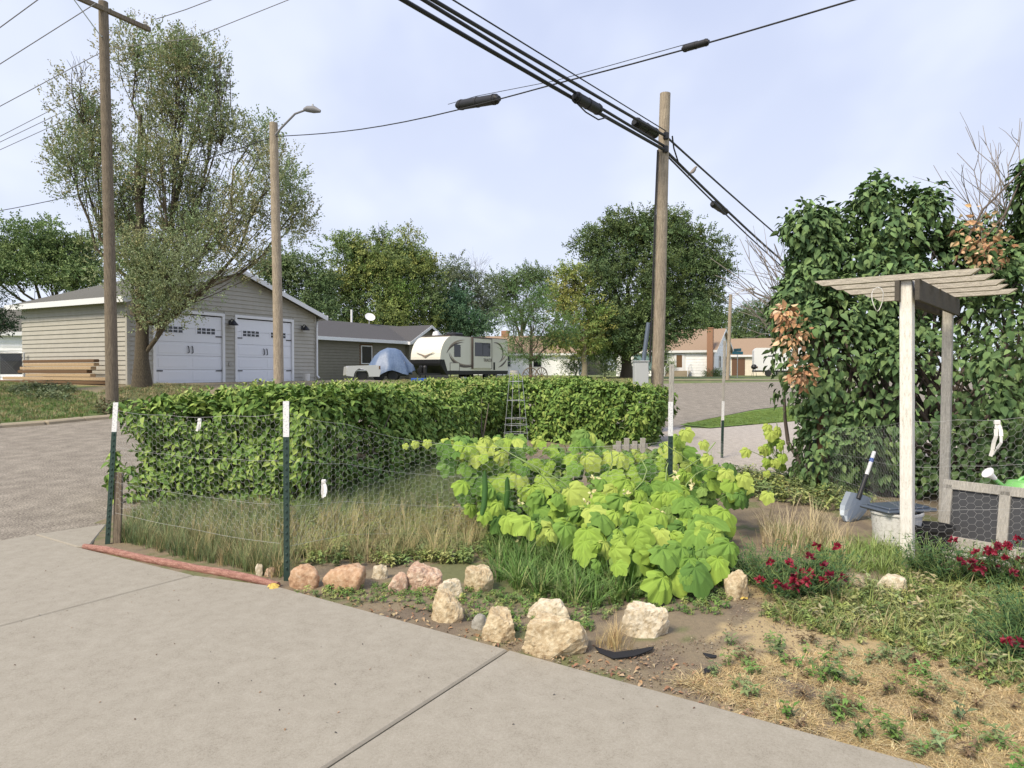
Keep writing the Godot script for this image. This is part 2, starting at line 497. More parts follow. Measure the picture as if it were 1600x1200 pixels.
# trunk, limbs to each lobe, twigs to each clump of leaves
func tree(called, label, base, o, group = ""):
	rng.seed = o.seed
	var t = thing(called, label, o.get("cat", "tree"), base, 0.0, group)
	var wood = S()
	var lobes = o.lobes            # [centre, radii, clumps]
	var fork = o.fork              # height where limbs start
	var r = o.r
	var lean = o.get("lean", Vector3.ZERO)
	var topy = o.get("leader", fork * 1.6)
	var pts = []
	var rs = []
	for i in 9:
		var k = i / 8.0
		pts.append(Vector3(0, -0.15 + (topy + 0.15) * k, 0) + lean * k + Vector3(R(-1, 1), 0, R(-1, 1)) * r * 0.35 * minf(1.0, k * 3.0))
		rs.append(r * (1.0 + 0.5 * pow(maxf(0.0, 1.0 - k * 8.0), 2.0)) * lerpf(1.0, 0.28, k))
	tube(wood, pts, rs, 12, true)
	part("trunk", wood, o.get("bark", M.bark), t)
	var limbs = S()
	var xs = []
	var cs = []
	var size = o.leaf
	for lb in lobes:
		var c = lb[0]
		var rad = lb[1]
		var h0 = clampf(fork + R(-0.1, 0.35) * (c.y - fork), fork * 0.8, topy)
		var root_ = pts[clampi(int(round(h0 / topy * 8.0)), 1, 8)]
		var lp = limb(limbs, root_, c + Vector3(0, rad.y * 0.15, 0), r * o.get("limb", 0.45), r * 0.09, Vector3(R(-0.4, 0.4), -R(0.0, 0.5), R(-0.4, 0.4)) * o.get("bow", 0.6), 6, 7)
		for i in lb[2]:
			var d = rnd_dir()
			var q = c + d * rad * pow(rng.randf(), o.get("shell", 0.45)) * (R(1.0, 1.32) if rng.randf() < 0.18 else 1.0)
			var from = lp[clampi(int(R(3, 8)), 3, 7)]
			var tw = limb(limbs, from, q, r * 0.08, 0.012, rnd_dir() * 0.15, 3, 3)
			var g = o.clump * R(0.6, 1.25)
			var hue = jitter(pick(o.cols), 0.16)
			for k in o.per:
				var off = rnd_dir() * g * pow(rng.randf(), 0.5)
				off.y *= o.get("flat", 0.75)
				var p = q + off
				var dir = (off.normalized() + Vector3(0, o.get("rise", 0.1), 0) + rnd_dir() * 0.5)
				var s = size * R(0.7, 1.25)
				xs.append(Transform3D(orient(dir, rnd_dir()).scaled(Vector3.ONE * s), p))
				cs.append(jitter(hue, 0.12))
	for bb in o.get("bare", []):   # leafless twigs that stick out
		for i in bb[2]:
			var e = bb[0] + rnd_dir() * bb[1] + Vector3(0, bb[1].y * 0.5, 0)
			var mid = bb[0] + rnd_dir() * bb[1] * 0.3
			limb(limbs, bb[0] - Vector3(0, bb[1].y, 0), e, 0.03, 0.006, rnd_dir() * 0.2, 3, 4)
			for k in 4: limb(limbs, mid.lerp(e, R(0.2, 0.8)), e + rnd_dir() * bb[1] * 0.45, 0.012, 0.004, rnd_dir() * 0.08, 3, 3)
	part("branches", limbs, o.get("bark", M.bark), t)
	many("crown", o.get("sprig", M.sprig_a), M.leaf, xs, cs, t).set_meta("kind", "stuff")
	return t

func scatter_leaves(t, mesh, mats, pal, pts, k, called = "leaf", jit = 0.18):
	# pts: [score, Transform3D]; the k largest in view become single parts, the rest one mass
	pts.sort_custom(func(a, b): return a[0] > b[0])
	for i in mini(k, pts.size()):
		var o = put(called, mesh, mats[i % mats.size()], t)
		o.transform = pts[i][1]
	var xs = []
	var cs = []
	for i in range(k, pts.size()):
		xs.append(pts[i][1])
		cs.append(jitter(pick(pal), jit))
	var mass = many("foliage", mesh, M.leaf, xs, cs, t)
	mass.set_meta("kind", "stuff")

# ---------------------------------------------------------------- ground sheets
func lines():
	var v = -170.0
	while v < 170.0:
		gx.append(v)
		v += 0.5 if absf(v) < 16.0 else (2.0 if absf(v) < 44.0 else 9.0)
	v = -14.0
	while v < 330.0:
		gz.append(-v)
		v += 0.5 if v < 36.0 else (2.0 if v < 100.0 else 12.0)
	gz.reverse()
func land_normal(x, z):
	var e = 0.15
	return Vector3(land(x - e, z) - land(x + e, z), 2.0 * e, land(x, z - e) - land(x, z + e)).normalized()
func drape(called, poly, up, m, kind = "structure"):   # poly in (x, z); follows the land
	var st = S()
	var pv := PackedVector2Array(poly)
	var lo = Vector2(1e9, 1e9)
	var hi = -lo
	for p in pv:
		lo = lo.min(p)
		hi = hi.max(p)
	for i in gx.size() - 1:
		if gx[i + 1] < lo.x or gx[i] > hi.x: continue
		for j in gz.size() - 1:
			if gz[j + 1] < lo.y or gz[j] > hi.y: continue
			var cell := PackedVector2Array([Vector2(gx[i], gz[j]), Vector2(gx[i + 1], gz[j]), Vector2(gx[i + 1], gz[j + 1]), Vector2(gx[i], gz[j + 1])])
			for q in Geometry2D.intersect_polygons(cell, pv):
				var ix = Geometry2D.triangulate_polygon(q)
				for k in range(0, ix.size(), 3):
					var a = []
					for w in 3:
						var p = q[ix[k + w]]
						a.append([Vector3(p.x, land(p.x, p.y) + up, p.y), land_normal(p.x, p.y)])
					tris(st, a[0][0], a[0][1], a[1][0], a[1][1], a[2][0], a[2][1])
	var o = put(called, st, m)
	o.set_meta("kind", kind)
	return o
func flat2(list):
	var out = []
	for v in list: out.append(Vector2(v.x, v.z))
	return out
func slab(parent, poly, top, thick, bev, m):
	var n = poly.size()
	var ctr = Vector2.ZERO
	for p in poly: ctr += p / n
	var ins = func(k):
		var out = []
		for i in n:
			var a = (poly[i] - poly[(i + n - 1) % n]).normalized()
			var b = (poly[(i + 1) % n] - poly[i]).normalized()
			var na = Vector2(-a.y, a.x)
			if na.dot(ctr - poly[i]) < 0.0: na = -na
			var nb = Vector2(-b.y, b.x)
			if nb.dot(ctr - poly[i]) < 0.0: nb = -nb
			var s = (na + nb).normalized()
			out.append(poly[i] + s * (k / maxf(0.3, s.dot(na))))
		return out
	var st = S()
	var o1 = ins.call(0.006)
	var o2 = ins.call(0.006 + bev)
	var ix = Geometry2D.triangulate_polygon(PackedVector2Array(o2))
	for k in range(0, ix.size(), 3):
		tri(st, Vector3(o2[ix[k]].x, top, o2[ix[k]].y), Vector3(o2[ix[k + 1]].x, top, o2[ix[k + 1]].y), Vector3(o2[ix[k + 2]].x, top, o2[ix[k + 2]].y), Vector3.UP)
	for i in n:
		var j = (i + 1) % n
		var out = Vector3((o1[i].x + o1[j].x) * 0.5 - ctr.x, 0, (o1[i].y + o1[j].y) * 0.5 - ctr.y).normalized()
		face(st, Vector3(o2[i].x, top, o2[i].y), Vector3(o2[j].x, top, o2[j].y), Vector3(o1[j].x, top - bev, o1[j].y), Vector3(o1[i].x, top - bev, o1[i].y), out + Vector3.UP)
		face(st, Vector3(o1[i].x, top - bev, o1[i].y), Vector3(o1[j].x, top - bev, o1[j].y), Vector3(o1[j].x, top - thick, o1[j].y), Vector3(o1[i].x, top - thick, o1[i].y), out)
	return put("slab", st, m, parent)

func inside(p, poly): return Geometry2D.is_point_in_polygon(p, PackedVector2Array(poly))
var edge_line = []
func setting():
	lines()
	var whole = drape("ground", [Vector2(-168, -315), Vector2(160, -315), Vector2(160, 12), Vector2(-168, 12)], -0.012, M.turf)
	# the concrete drive
	var A = on_land(118, 857); var B = on_land(438, 922); var Cc = on_land(795, 1020); var D = on_land(1440, 1200)
	var a0 = on_land(168, 821); var a1 = on_land(54, 838)
	var j1 = on_land(305, 903); var j1l = on_land(0, 985); var j2 = on_land(795, 1020); var j2l = on_land(520, 1200)
	var j1e = j1l + (j1l - j1).normalized() * 7.0
	var j2e = j2l + (j2l - j2).normalized() * 6.0
	var a1e = a1 + (on_land(0, 848) - a1).normalized() * 7.0
	var De = D + (D - Cc).normalized() * 4.0
	edge_line = [A, B, Cc, De]
	var dr = Node3D.new()
	dr.name = "driveway"
	add_child(dr)
	dr.set_meta("kind", "structure")
	slab(dr, flat2([a0, a1, A, on_land(140, 857)]), 0.022, 0.12, 0.010, M.concrete)
	slab(dr, flat2([a1, a1e, j1e, j1, A]), 0.022, 0.12, 0.010, M.concrete)
	slab(dr, flat2([j1, j1e, j2e, j2, B]), 0.022, 0.12, 0.010, M.concrete)
	slab(dr, flat2([j2, j2e, j2e + Vector3(2, 0, 6), De + Vector3(2, 0, 3), De]), 0.022, 0.12, 0.010, M.concrete)
	# streets
	var far0 = on_land(0, 668)
	var u = Vector3(0.47, 0, -0.883)
	var near0 = on_land(166, 822)
	var street = [near0 + Vector3(0.05, 0, 0), on_land(54, 838), on_land(0, 848), on_land(-60, 858)]
	street.append(street[-1] - Vector3(5, 0, -1.5))
	street.append(far0 - u * 16.0)
	street.append(far0)
	street.append(on_land(130, 657))
	street.append(on_land(240, 648))
	street += [V(-3.2, 0, -29), V(0.2, 0, -36), on_land(885, 605), on_land(960, 601), on_land(1130, 598), on_land(1260, 596), on_land(1500, 597), V(34, 0, -24), on_land(1290, 628), on_land(1180, 640), on_land(1100, 656), on_land(1048, 672), V(1.6, 0, -18.6), V(-1.2, 0, -14.6)]
	drape("street", flat2(street), 0.004, M.asphalt)
	# pale gravel drive and the strip of lawn beside it
	drape("gravel_path", flat2([on_land(1040, 668), on_land(1110, 670), on_land(1285, 655), V(9, 0, -12.6), V(9, 0, -9.8), on_land(1290, 748), on_land(1200, 745), on_land(1060, 728), on_land(1010, 700)]), 0.006, M.gravel)
	drape("lawn_strip", flat2([on_land(1062, 664), on_land(1100, 657), on_land(1180, 641), on_land(1290, 629), V(14, 0, -17), V(12, 0, -13.6), on_land(1270, 655), on_land(1110, 669)]), 0.010, M.turf_green)
	drape("pavement", flat2([on_land(1030, 594.5), on_land(1240, 594.5), on_land(1240, 593.3), on_land(1030, 593.3)]), 0.02, M.concrete_pale)
	drape("dirt_yard", flat2([on_land(170, 650), on_land(240, 647), V(-3.4, 0, -29.5), V(-7.0, 0, -38), V(-9.5, 0, -34), V(-13.6, 0, -24.6), V(-14.6, 0, -22.0), on_land(120, 622)]), 0.012, M.soil)
	# kerb along the far side of the street
	var kb = S()
	var kp = [far0 - u * 10.0, far0, on_land(70, 663), on_land(130, 657), on_land(190, 652)]
	for i in kp.size() - 1:
		var a = kp[i] + Vector3(0, 0.03, 0)
		var b = kp[i + 1] + Vector3(0, 0.03, 0)
		a.y = land(a.x, a.z) + 0.0; b.y = land(b.x, b.z) + 0.0
		bar(kb, a, b, 0.34, 0.16, 0.03)
	put("kerb", kb, M.concrete_pale).set_meta("kind", "structure")
	garden_bed()
func garden_bed():
	# soil, dry thatch and low green, each with an outline of its own
	var st = S()
	var n1 := FastNoiseLite.new()
	n1.seed = 21
	n1.frequency = 0.9
	n1.fractal_octaves = 4
	var n2 := FastNoiseLite.new()
	n2.seed = 22
	n2.frequency = 5.0
	var c = 0.07
	var poly = flat2([edge_line[0] + V(-0.1, 0, 0.08), edge_line[1] + V(-0.05, 0, 0.1), edge_line[2] + V(-0.05, 0, 0.1), edge_line[3] + V(-0.05, 0, 0.1), V(8.5, 0, -1.5), V(8.5, 0, -9.6), on_land(1300, 745), on_land(1200, 742), on_land(1040, 725), V(2.0, 0, -12.9), V(-0.2, 0, -15), V(-4.6, 0, -9.2), V(-4.3, 0, -7.2)])
	var pv := PackedVector2Array(poly)
	var hts = {}
	var vert = func(i, j):
		var x = i * c
		var z = -j * c
		var k = Vector2i(i, j)
		if not hts.has(k):
			var y = land(x, z) + 0.006 + n1.get_noise_2d(x * 2.0, z * 2.0) * 0.02 + n2.get_noise_2d(x * 2.0, z * 2.0) * 0.008
			var near = 9.0
			for e in 3:
				var cp = Geometry2D.get_closest_point_to_segment(Vector2(x, z), Vector2(edge_line[e].x, edge_line[e].z), Vector2(edge_line[e + 1].x, edge_line[e + 1].z))
				near = minf(near, cp.distance_to(Vector2(x, z)))
			if near < 0.25: y = minf(y, 0.002 + near * 0.1)
			var q = n1.get_noise_2d(x, z) + n2.get_noise_2d(x, z) * 0.45
			var col = Color(0.30, 0.237, 0.15)
			var straw = smoothstep(0.9, 2.0, x + 0.35 * (z + 4.0) + q * 1.2) * smoothstep(-5.6, -4.6, z + q * 0.5)
			if straw > 0.45: col = Color(0.56, 0.43, 0.23) if q > -0.25 else Color(0.36, 0.28, 0.17)
			elif q > 0.28: col = Color(0.20, 0.21, 0.09)
			elif q < -0.3: col = Color(0.225, 0.175, 0.12)
			hts[k] = [Vector3(x, y, z), col]
		return hts[k]
	for i in range(int(-4.7 / c), int(8.5 / c)):
		for j in range(int(1.4 / c), int(15.0 / c)):
			if not Geometry2D.is_point_in_polygon(Vector2((i + 0.5) * c, -(j + 0.5) * c), pv): continue
			var q = [vert.call(i, j), vert.call(i + 1, j), vert.call(i + 1, j + 1), vert.call(i, j + 1)]
			for t in [[0, 2, 1], [0, 3, 2]]:
				for w in t:
					st.set_color(q[w][1])
					st.set_smooth_group(0)
					st.add_vertex(q[w][0])
	st.index()
	st.generate_normals()
	put("garden_soil", st, M.bed).set_meta("kind", "structure")

# ---------------------------------------------------------------- fence, posts, wire
func t_post(label, foot, top, stake = false, paint = 0.22):
	var t = thing("fence_post", label, "fence post", foot, 0.0, "metal fence posts of the garden")
	var v = top - foot
	var L = v.length()
	var b = Basis(Vector3.RIGHT, v.normalized(), Vector3.RIGHT.cross(v.normalized()))
	var mk = func(y0, y1, m, called):
		var st = S()
		box(st, b * Vector3(0, (y0 + y1) * 0.5, 0), Vector3(0.046, y1 - y0, 0.006), b, 0.001)
		box(st, b * Vector3(0, (y0 + y1) * 0.5, -0.02), Vector3(0.007, y1 - y0, 0.034), b, 0.001)
		part(called, st, m, t)
	mk.call(-0.1, L - paint, M.post_green, "shaft")
	mk.call(L - paint, L, M.post_white, "painted_top")
	var st = S()
	var y = 0.1
	while y < L - paint - 0.02:
		box(st, b * Vector3(0, y, 0.007), Vector3(0.014, 0.018, 0.012), b, 0.003)
		y += 0.054
	part("studs", st, M.post_green, t)
	if stake:
		var s = S()
		bar(s, b * Vector3(0.01, L - 0.45, -0.055), b * Vector3(0.02, L + stake, -0.05), 0.045, 0.03, 0.004, Vector3.FORWARD)
		part("wooden_extension", s, M.grey_wood, t)
	return t
func hex_wire(label, tops, cell, rows, group = "chicken wire runs"):
	# tops: polyline of the upper edge, each [point, height of the wire there]
	var t = thing("chicken_wire", label, "wire fence", Vector3.ZERO, 0.0, group)
	var lens = [0.0]
	for i in range(1, tops.size()): lens.append(lens[-1] + tops[i][0].distance_to(tops[i - 1][0]))
	var pos = func(s, k):
		var i = 1
		while i < tops.size() - 1 and s > lens[i]: i += 1
		var f = clampf((s - lens[i - 1]) / maxf(0.001, lens[i] - lens[i - 1]), 0.0, 1.0)
		var p = tops[i - 1][0].lerp(tops[i][0], f)
		var h = lerpf(tops[i - 1][1], tops[i][1], f)
		var bulge = fnl.get_noise_2d(s * 60.0, k * 70.0) * 0.05
		return p + Vector3(fnl.get_noise_2d(s * 90.0, 500.0 + k * 40.0) * 0.02, -h * k - sin(PI * f) * 0.02 * (1.0 - k), bulge)
	var st = S()
	var a = cell
	var total = lens[-1]
	var cols = int(total / (1.5 * a))
	var hgt = tops[0][1]
	var rw = rows
	for i in cols:
		for j in rw:
			var c = Vector2(i * 1.5 * a + a, (j + 0.5 * (i % 2) + 0.5) / (rw + 0.5))
			var dv = 0.5 / (rw + 0.5)
			var q = [c + Vector2(-a * 0.5, -dv), c + Vector2(a * 0.5, -dv), c + Vector2(a, 0), c + Vector2(a * 0.5, dv)]
			var w = []
			for e in q: w.append(pos.call(clampf(e.x, 0, total), clampf(e.y, 0, 1)))
			for e in 3: tube(st, [w[e], w[e + 1]], 0.0009 if e == 0 else 0.0007, 3, false)
	part("netting", st, M.wire, t)
	for k in [0.0, 0.36, 0.7, 1.0]:
		var ln = []
		var s = 0.0
		while s <= total:
			ln.append(pos.call(s, k))
			s += 0.12
		var ws = S()
		tube(ws, ln, 0.0011, 4, false)
		part("line_wire", ws, M.wire, t)
	return t
func ribbon(label, p, ln, w = 0.02):
	rng.seed = int(p.x * 1000.0) + 77
	var st = S()
	for side in [-1, 1]:
		var q = p
		var d = Vector3(side * R(0.2, 0.5), -1, R(0.1, 0.4)).normalized()
		for i in 5:
			var e = q + d * ln / 5.0
			var x = Vector3(1, R(-0.4, 0.4), R(-0.6, 0.6)).normalized() * w * 0.5
			box(st, (q + e) * 0.5, Vector3(w, ln / 5.0, 0.003), orient(x.cross(d), -d), 0.0)
			q = e
			d = (d + Vector3(R(-0.5, 0.5), -0.2, R(-0.4, 0.4))).normalized()
	box(st, p, Vector3(w * 1.5, w * 1.2, w), Basis.IDENTITY, 0.005)
	tag(put("ribbon_tie", st, M.ribbon), label, "ribbon", "white ties on the wire")

func rock(label, px0, py0, px1, py1, kind, seed_, sharp = 0.5, deep = 0.8):
	# sits on the soil under its lowest pixel, as wide and high as it looks from there
	var f = on_land((px0 + px1) * 0.5, py1 - 1.0)
	var d = -f.z
	var w = (px1 - px0) * d / F
	var h = (py1 - py0) * d / F
	f.z -= w * deep * 0.35
	f.y -= h * 0.1
	h *= 1.1
	w *= (-f.z) / d * 0.95
	h = h * (-f.z) / d * 0.97 + 0.01
	rng.seed = seed_
	var nz := FastNoiseLite.new()
	nz.seed = seed_
	nz.frequency = 1.0
	nz.fractal_octaves = 3
	var cuts = []
	for i in 9: cuts.append([(rnd_dir() * V(1, 0.8, 1)).normalized(), R(0.52, 0.84)])
	cuts.append([V(R(-0.25, 0.25), 1, R(-0.1, 0.3)).normalized(), R(0.62, 0.75)])
	cuts.append([V(R(-0.5, 0.5), 0.3, 1).normalized(), R(0.6, 0.75)])
	var lat = 30
	var lon = 48
	var g = sphere_dirs(lat, lon)
	var ext = Vector3.ZERO
	for row in g:
		for j in row.size():
			var v = row[j]
			var r = lerpf(1.0, 1.0 / pow(pow(absf(v.x), 4.0) + pow(absf(v.y), 4.0) + pow(absf(v.z), 4.0), 0.25), sharp)
			for c in cuts:
				var dd = v.dot(c[0])
				if dd > 0.05 and c[1] / dd < r: r = lerpf(r, c[1] / dd, minf(1.0, 0.25 + sharp))
			var q = v * r
			r *= 1.0 + nz.get_noise_3dv(q * 1.5) * 0.13 + nz.get_noise_3dv(q * 5.0) * 0.05
			# broken strata: thin ledges across the stone
			r *= 1.0 - sharp * 0.05 * smoothstep(0.25, 0.0, absf(fposmod(q.y * 2.3 + q.x * 0.7 + nz.get_noise_3dv(q * 2.0) * 0.8, 1.0) - 0.5))
			row[j] = v * r
			ext = ext.max(row[j].abs())
	var st = S()
	for row in g:
		for j in row.size(): row[j] = Vector3(row[j].x / ext.x * w * 0.5, (row[j].y / ext.y * 0.74 + 0.26) * h, row[j].z / ext.z * w * 0.5 * deep)
	st.set_smooth_group(-1 if sharp > 0.45 else 0)
	skin(st, g)
	st.generate_normals()
	var o = put("garden_rock", st, M["rock_" + kind])
	o.position = f
	o.rotation.y = 0.0
	tag(o, label, "rock", "rocks edging the garden bed")

func arbor():
	var p0 = on_land(1418, 872)
	var b = Vector3(0.644, 0, -0.765)
	var s = Vector3(0.765, 0, 0.644)
	var t = thing("garden_arbor", "weathered wooden arbor with white front post and slatted top", "arbor", p0)
	var post = S()
	bar(post, V(0, -0.1, 0), V(-0.03, 2.36, 0), 0.118, 0.095, 0.006, s)
	part("post", post, M.white_paint_wood, t).set_meta("label", "white painted front post")
	var rear = b * 1.82
	post = S()
	bar(post, rear + V(0, -0.1, 0), rear + V(0.02, 2.3, 0), 0.1, 0.09, 0.006, s)
	part("post", post, M.grey_wood, t).set_meta("label", "bare grey rear post")
	for k in [-1, 1]:
		var st = S()
		bar(st, s * 0.075 * k - b * 0.14 + V(0, 2.27, 0), s * 0.075 * k + b * 2.02 + V(0, 2.27, 0), 0.036, 0.175, 0.004)
		part("beam", st, M.dark_wood, t)
	for i in 5:
		var c = b * (-0.08 + i * 0.47) + V(0, 2.385 + 0.004 * (i % 2), 0)
		var st = S()
		var e = Vector3(0.63 + 0.02 * (i % 3), 0, 0)
		# long board with ends cut at a slant
		prism(st, [Vector2(-e.x, 0.024), Vector2(-e.x + 0.07, -0.024), Vector2(e.x - 0.07, -0.024), Vector2(e.x, 0.024)], -0.042, 0.042)
		var o = part("slat", st, M.board, t, c - s * (0.12 - 0.02 * i))
		o.basis = Basis(s, Vector3.UP, s.cross(Vector3.UP)).rotated(Vector3.UP, [0.0, 0.03, -0.02, 0.015, -0.03][i])
	# a loop of cord hangs from the second slat
	var cord = S()
	var q = b * 0.3 - s * 0.32 + V(0, 2.36, 0)
	var pts = []
	for i in 13:
		var a = TAU * i / 12.0
		pts.append(q + V(sin(a) * 0.05, -0.11 + cos(a) * 0.11, 0.02 * sin(a * 2.0)))
	tube(cord, pts, 0.004, 4, false)
	tag(put("cord_loop", cord, M.ribbon), "loop of white cord hanging from the arbor slat", "cord").position = p0

func near_things():
	# timber edging
	var a = on_land(132, 858)
	var e = on_land(436, 918)
	var st = S()
	var pts = []
	var tl = (e - a).length()
	for i in 9: pts.append(V(0.012 * sin(i * 1.3), 0.022 + 0.004 * sin(i * 2.1), tl * i / 8.0))
	tube(st, pts, [0.026, 0.033, 0.034, 0.032, 0.034, 0.033, 0.034, 0.033, 0.026], 8)
	var tb = tag(put("landscape_timber", st, M.red_timber), "reddish round landscape timber edging the grass beside the driveway", "timber")
	tb.transform = Transform3D(orient(e - a, Vector3.UP), a)
	# posts
	var f1 = on_land(168, 851); var f2 = on_land(448, 909); var f3 = on_land(1047, 838); var f4 = on_land(1128, 716)
	t_post("leaning green metal post with white top at the driveway corner", f1, at(181, 629, -f1.z), false, 0.27)
	t_post("green metal fence post with white top beside the orange rocks", f2, at(447, 627, -f2.z), false, 0.27)
	t_post("green metal post with weathered wooden extension behind the cucumber vine", f3, at(1048, 628, -f3.z), 0.36, 0.33)
	t_post("slim green post with tall wooden extension in front of the pale gravel", f4, at(1130, 627, -f4.z), 1.05, 0.33)
	var sk = S()
	bar(sk, V(0.07, -0.1, -0.03), V(0.095, 0.66, -0.03), 0.07, 0.03, 0.003, Vector3.FORWARD)
	tag(put("wooden_stake", sk, M.pole_old), "short grey wooden stake beside the leaning corner post", "stake").position = f1
	sk = S()
	bar(sk, V(0, -0.1, 0), V(0.01, 0.98, 0), 0.085, 0.075, 0.004, Vector3.FORWARD)
	var rp = on_land(1281, 768)
	tag(put("wooden_post", sk, M.brown_wood), "short brown wooden post at the left foot of the lilac", "post").position = rp
	t_post("dark metal post standing against the short brown wooden post", rp + V(-0.085, 0, 0.02), rp + V(-0.085, 0.72, 0.02), false, 0.04)
	# chicken wire
	var top = func(px, py, d): return at(px, py, d)
	var d1 = -f1.z; var d2 = -f2.z; var d3 = -f3.z
	hex_wire("chicken wire between the corner post and the post by the rocks", [[top.call(179, 640, d1), 0.95], [top.call(260, 648, lerpf(d1, d2, 0.33)), 0.95], [top.call(360, 649, lerpf(d1, d2, 0.68)), 0.98], [top.call(447, 644, d2), 1.0]], 0.036, 17)
	hex_wire("chicken wire sagging from the rock side post to the cucumber vine", [[top.call(447, 644, d2), 1.02], [top.call(540, 662, 5.95), 0.95], [top.call(660, 690, 6.45), 0.85], [top.call(830, 700, 6.6), 0.8], [top.call(1047, 690, d3), 0.8]], 0.036, 17)
	var ap = on_land(1418, 872)
	hex_wire("chicken wire across the right side of the white arbor post", [[top.call(1419, 657, -ap.z), 1.1], [top.call(1500, 655, -ap.z - 0.05), 1.1], [top.call(1600, 651, -ap.z - 0.1), 1.1], [top.call(1720, 648, -ap.z - 0.15), 1.1]], 0.04, 18)
	hex_wire("chicken wire between the brown wooden post and the arbor", [[top.call(1283, 667, -rp.z), 0.85], [top.call(1350, 667, 7.6), 0.95], [top.call(1419, 657, -ap.z), 1.1]], 0.04, 18)
	hex_wire("loose chicken wire in front of the gravel drive", [[top.call(1047, 672, d3), 0.7], [top.call(1128, 690, -f4.z), 0.7], [top.call(1283, 688, -rp.z), 0.7]], 0.04, 12)
	ribbon("white tie on the wire above the left hedge end", at(312, 656, 5.9), 0.1)
	ribbon("knotted white tie on the wire near the middle post", at(506, 752, 5.75), 0.14, 0.025)
	ribbon("long white tie on the wire at the right edge", at(1558, 660, 5.85), 0.3, 0.03)
	# rocks
	rock("small two-lobed tan rock at the foot of the middle post", 446, 888, 498, 922, "orange", 11, 0.3)
	rock("largest smooth orange rock beside the middle post", 497, 884, 577, 928, "orange", 12, 0.25)
	rock("small whitish rock right of the big orange rock", 577, 886, 605, 909, "white", 13, 0.6)
	rock("reddish pink rock standing among the smaller stones", 604, 896, 637, 931, "pink", 14, 0.5)
	rock("rough orange and white rock behind the pink rock", 632, 886, 694, 926, "pink", 15, 0.8)
	rock("tan rock against the grass left of the cucumber vine", 722, 884, 773, 930, "tan", 16, 0.6)
	rock("cream rock with flat top touching the round tan rock", 679, 905, 731, 942, "white", 17, 0.7)
	rock("rounded tan rock nearest the middle of the driveway edge", 670, 929, 729, 977, "tan", 18, 0.5)
	rock("smooth grey egg-shaped stone between two tan rocks", 735, 963, 762, 988, "grey", 19, 0.05)
	rock("cracked tan rock beside the grey stone", 750, 953, 809, 1007, "tan", 20, 0.75)
	rock("flat white rock behind the large angular rock", 818, 938, 900, 975, "white", 21, 0.6)
	rock("largest angular tan rock at the driveway edge", 810, 956, 926, 1032, "tan", 22, 0.85)
	rock("white slab-like rock alone on the soil", 964, 948, 1051, 1000, "white", 23, 0.8)
	rock("tan rock half hidden by the red flowers", 1132, 898, 1174, 942, "tan", 24, 0.6)
	rock("low tan rock right of the red flower clump", 1317, 900, 1362, 932, "tan", 25, 0.5)
	rock("whitish rock in front of the white arbor post", 1374, 896, 1432, 932, "white", 26, 0.6)
	rock("tiny cream stone behind the end of the timber", 397, 884, 411, 902, "white", 27, 0.4)
	rock("tiny reddish stone behind the end of the timber", 410, 888, 430, 903, "pink", 28, 0.4)
	arbor()
	yard_tools()
	# scraps of black weed cloth
	for q in [["long twisted strip of black weed cloth on the soil", [[930, 1016], [960, 1025], [990, 1023], [1022, 1017], [1019, 1023], [992, 1032], [958, 1035], [936, 1025]]], ["small black cloth scrap near the dry grass", [[1098, 1026], [1120, 1030], [1118, 1034], [1104, 1033]]], ["black cloth scrap nearest the driveway", [[1092, 1057], [1105, 1048], [1120, 1047], [1114, 1055], [1100, 1060]]]]:
		st = S()
		var poly = []
		var c0 = on_land(q[1][0][0], q[1][0][1])
		for p in q[1]:
			var w = on_land(p[0], p[1])
			poly.append(Vector2(w.x - c0.x, -(w.z - c0.z)))
		prism(st, poly, 0.014, 0.019, Transform3D(Basis(Vector3.RIGHT, Vector3.FORWARD, Vector3.UP), Vector3.ZERO))
		var o = tag(put("weed_cloth_scrap", st, M.fabric), q[0], "cloth scrap", "scraps of black weed cloth")
		o.position = c0
		o.rotation.z = 0.02
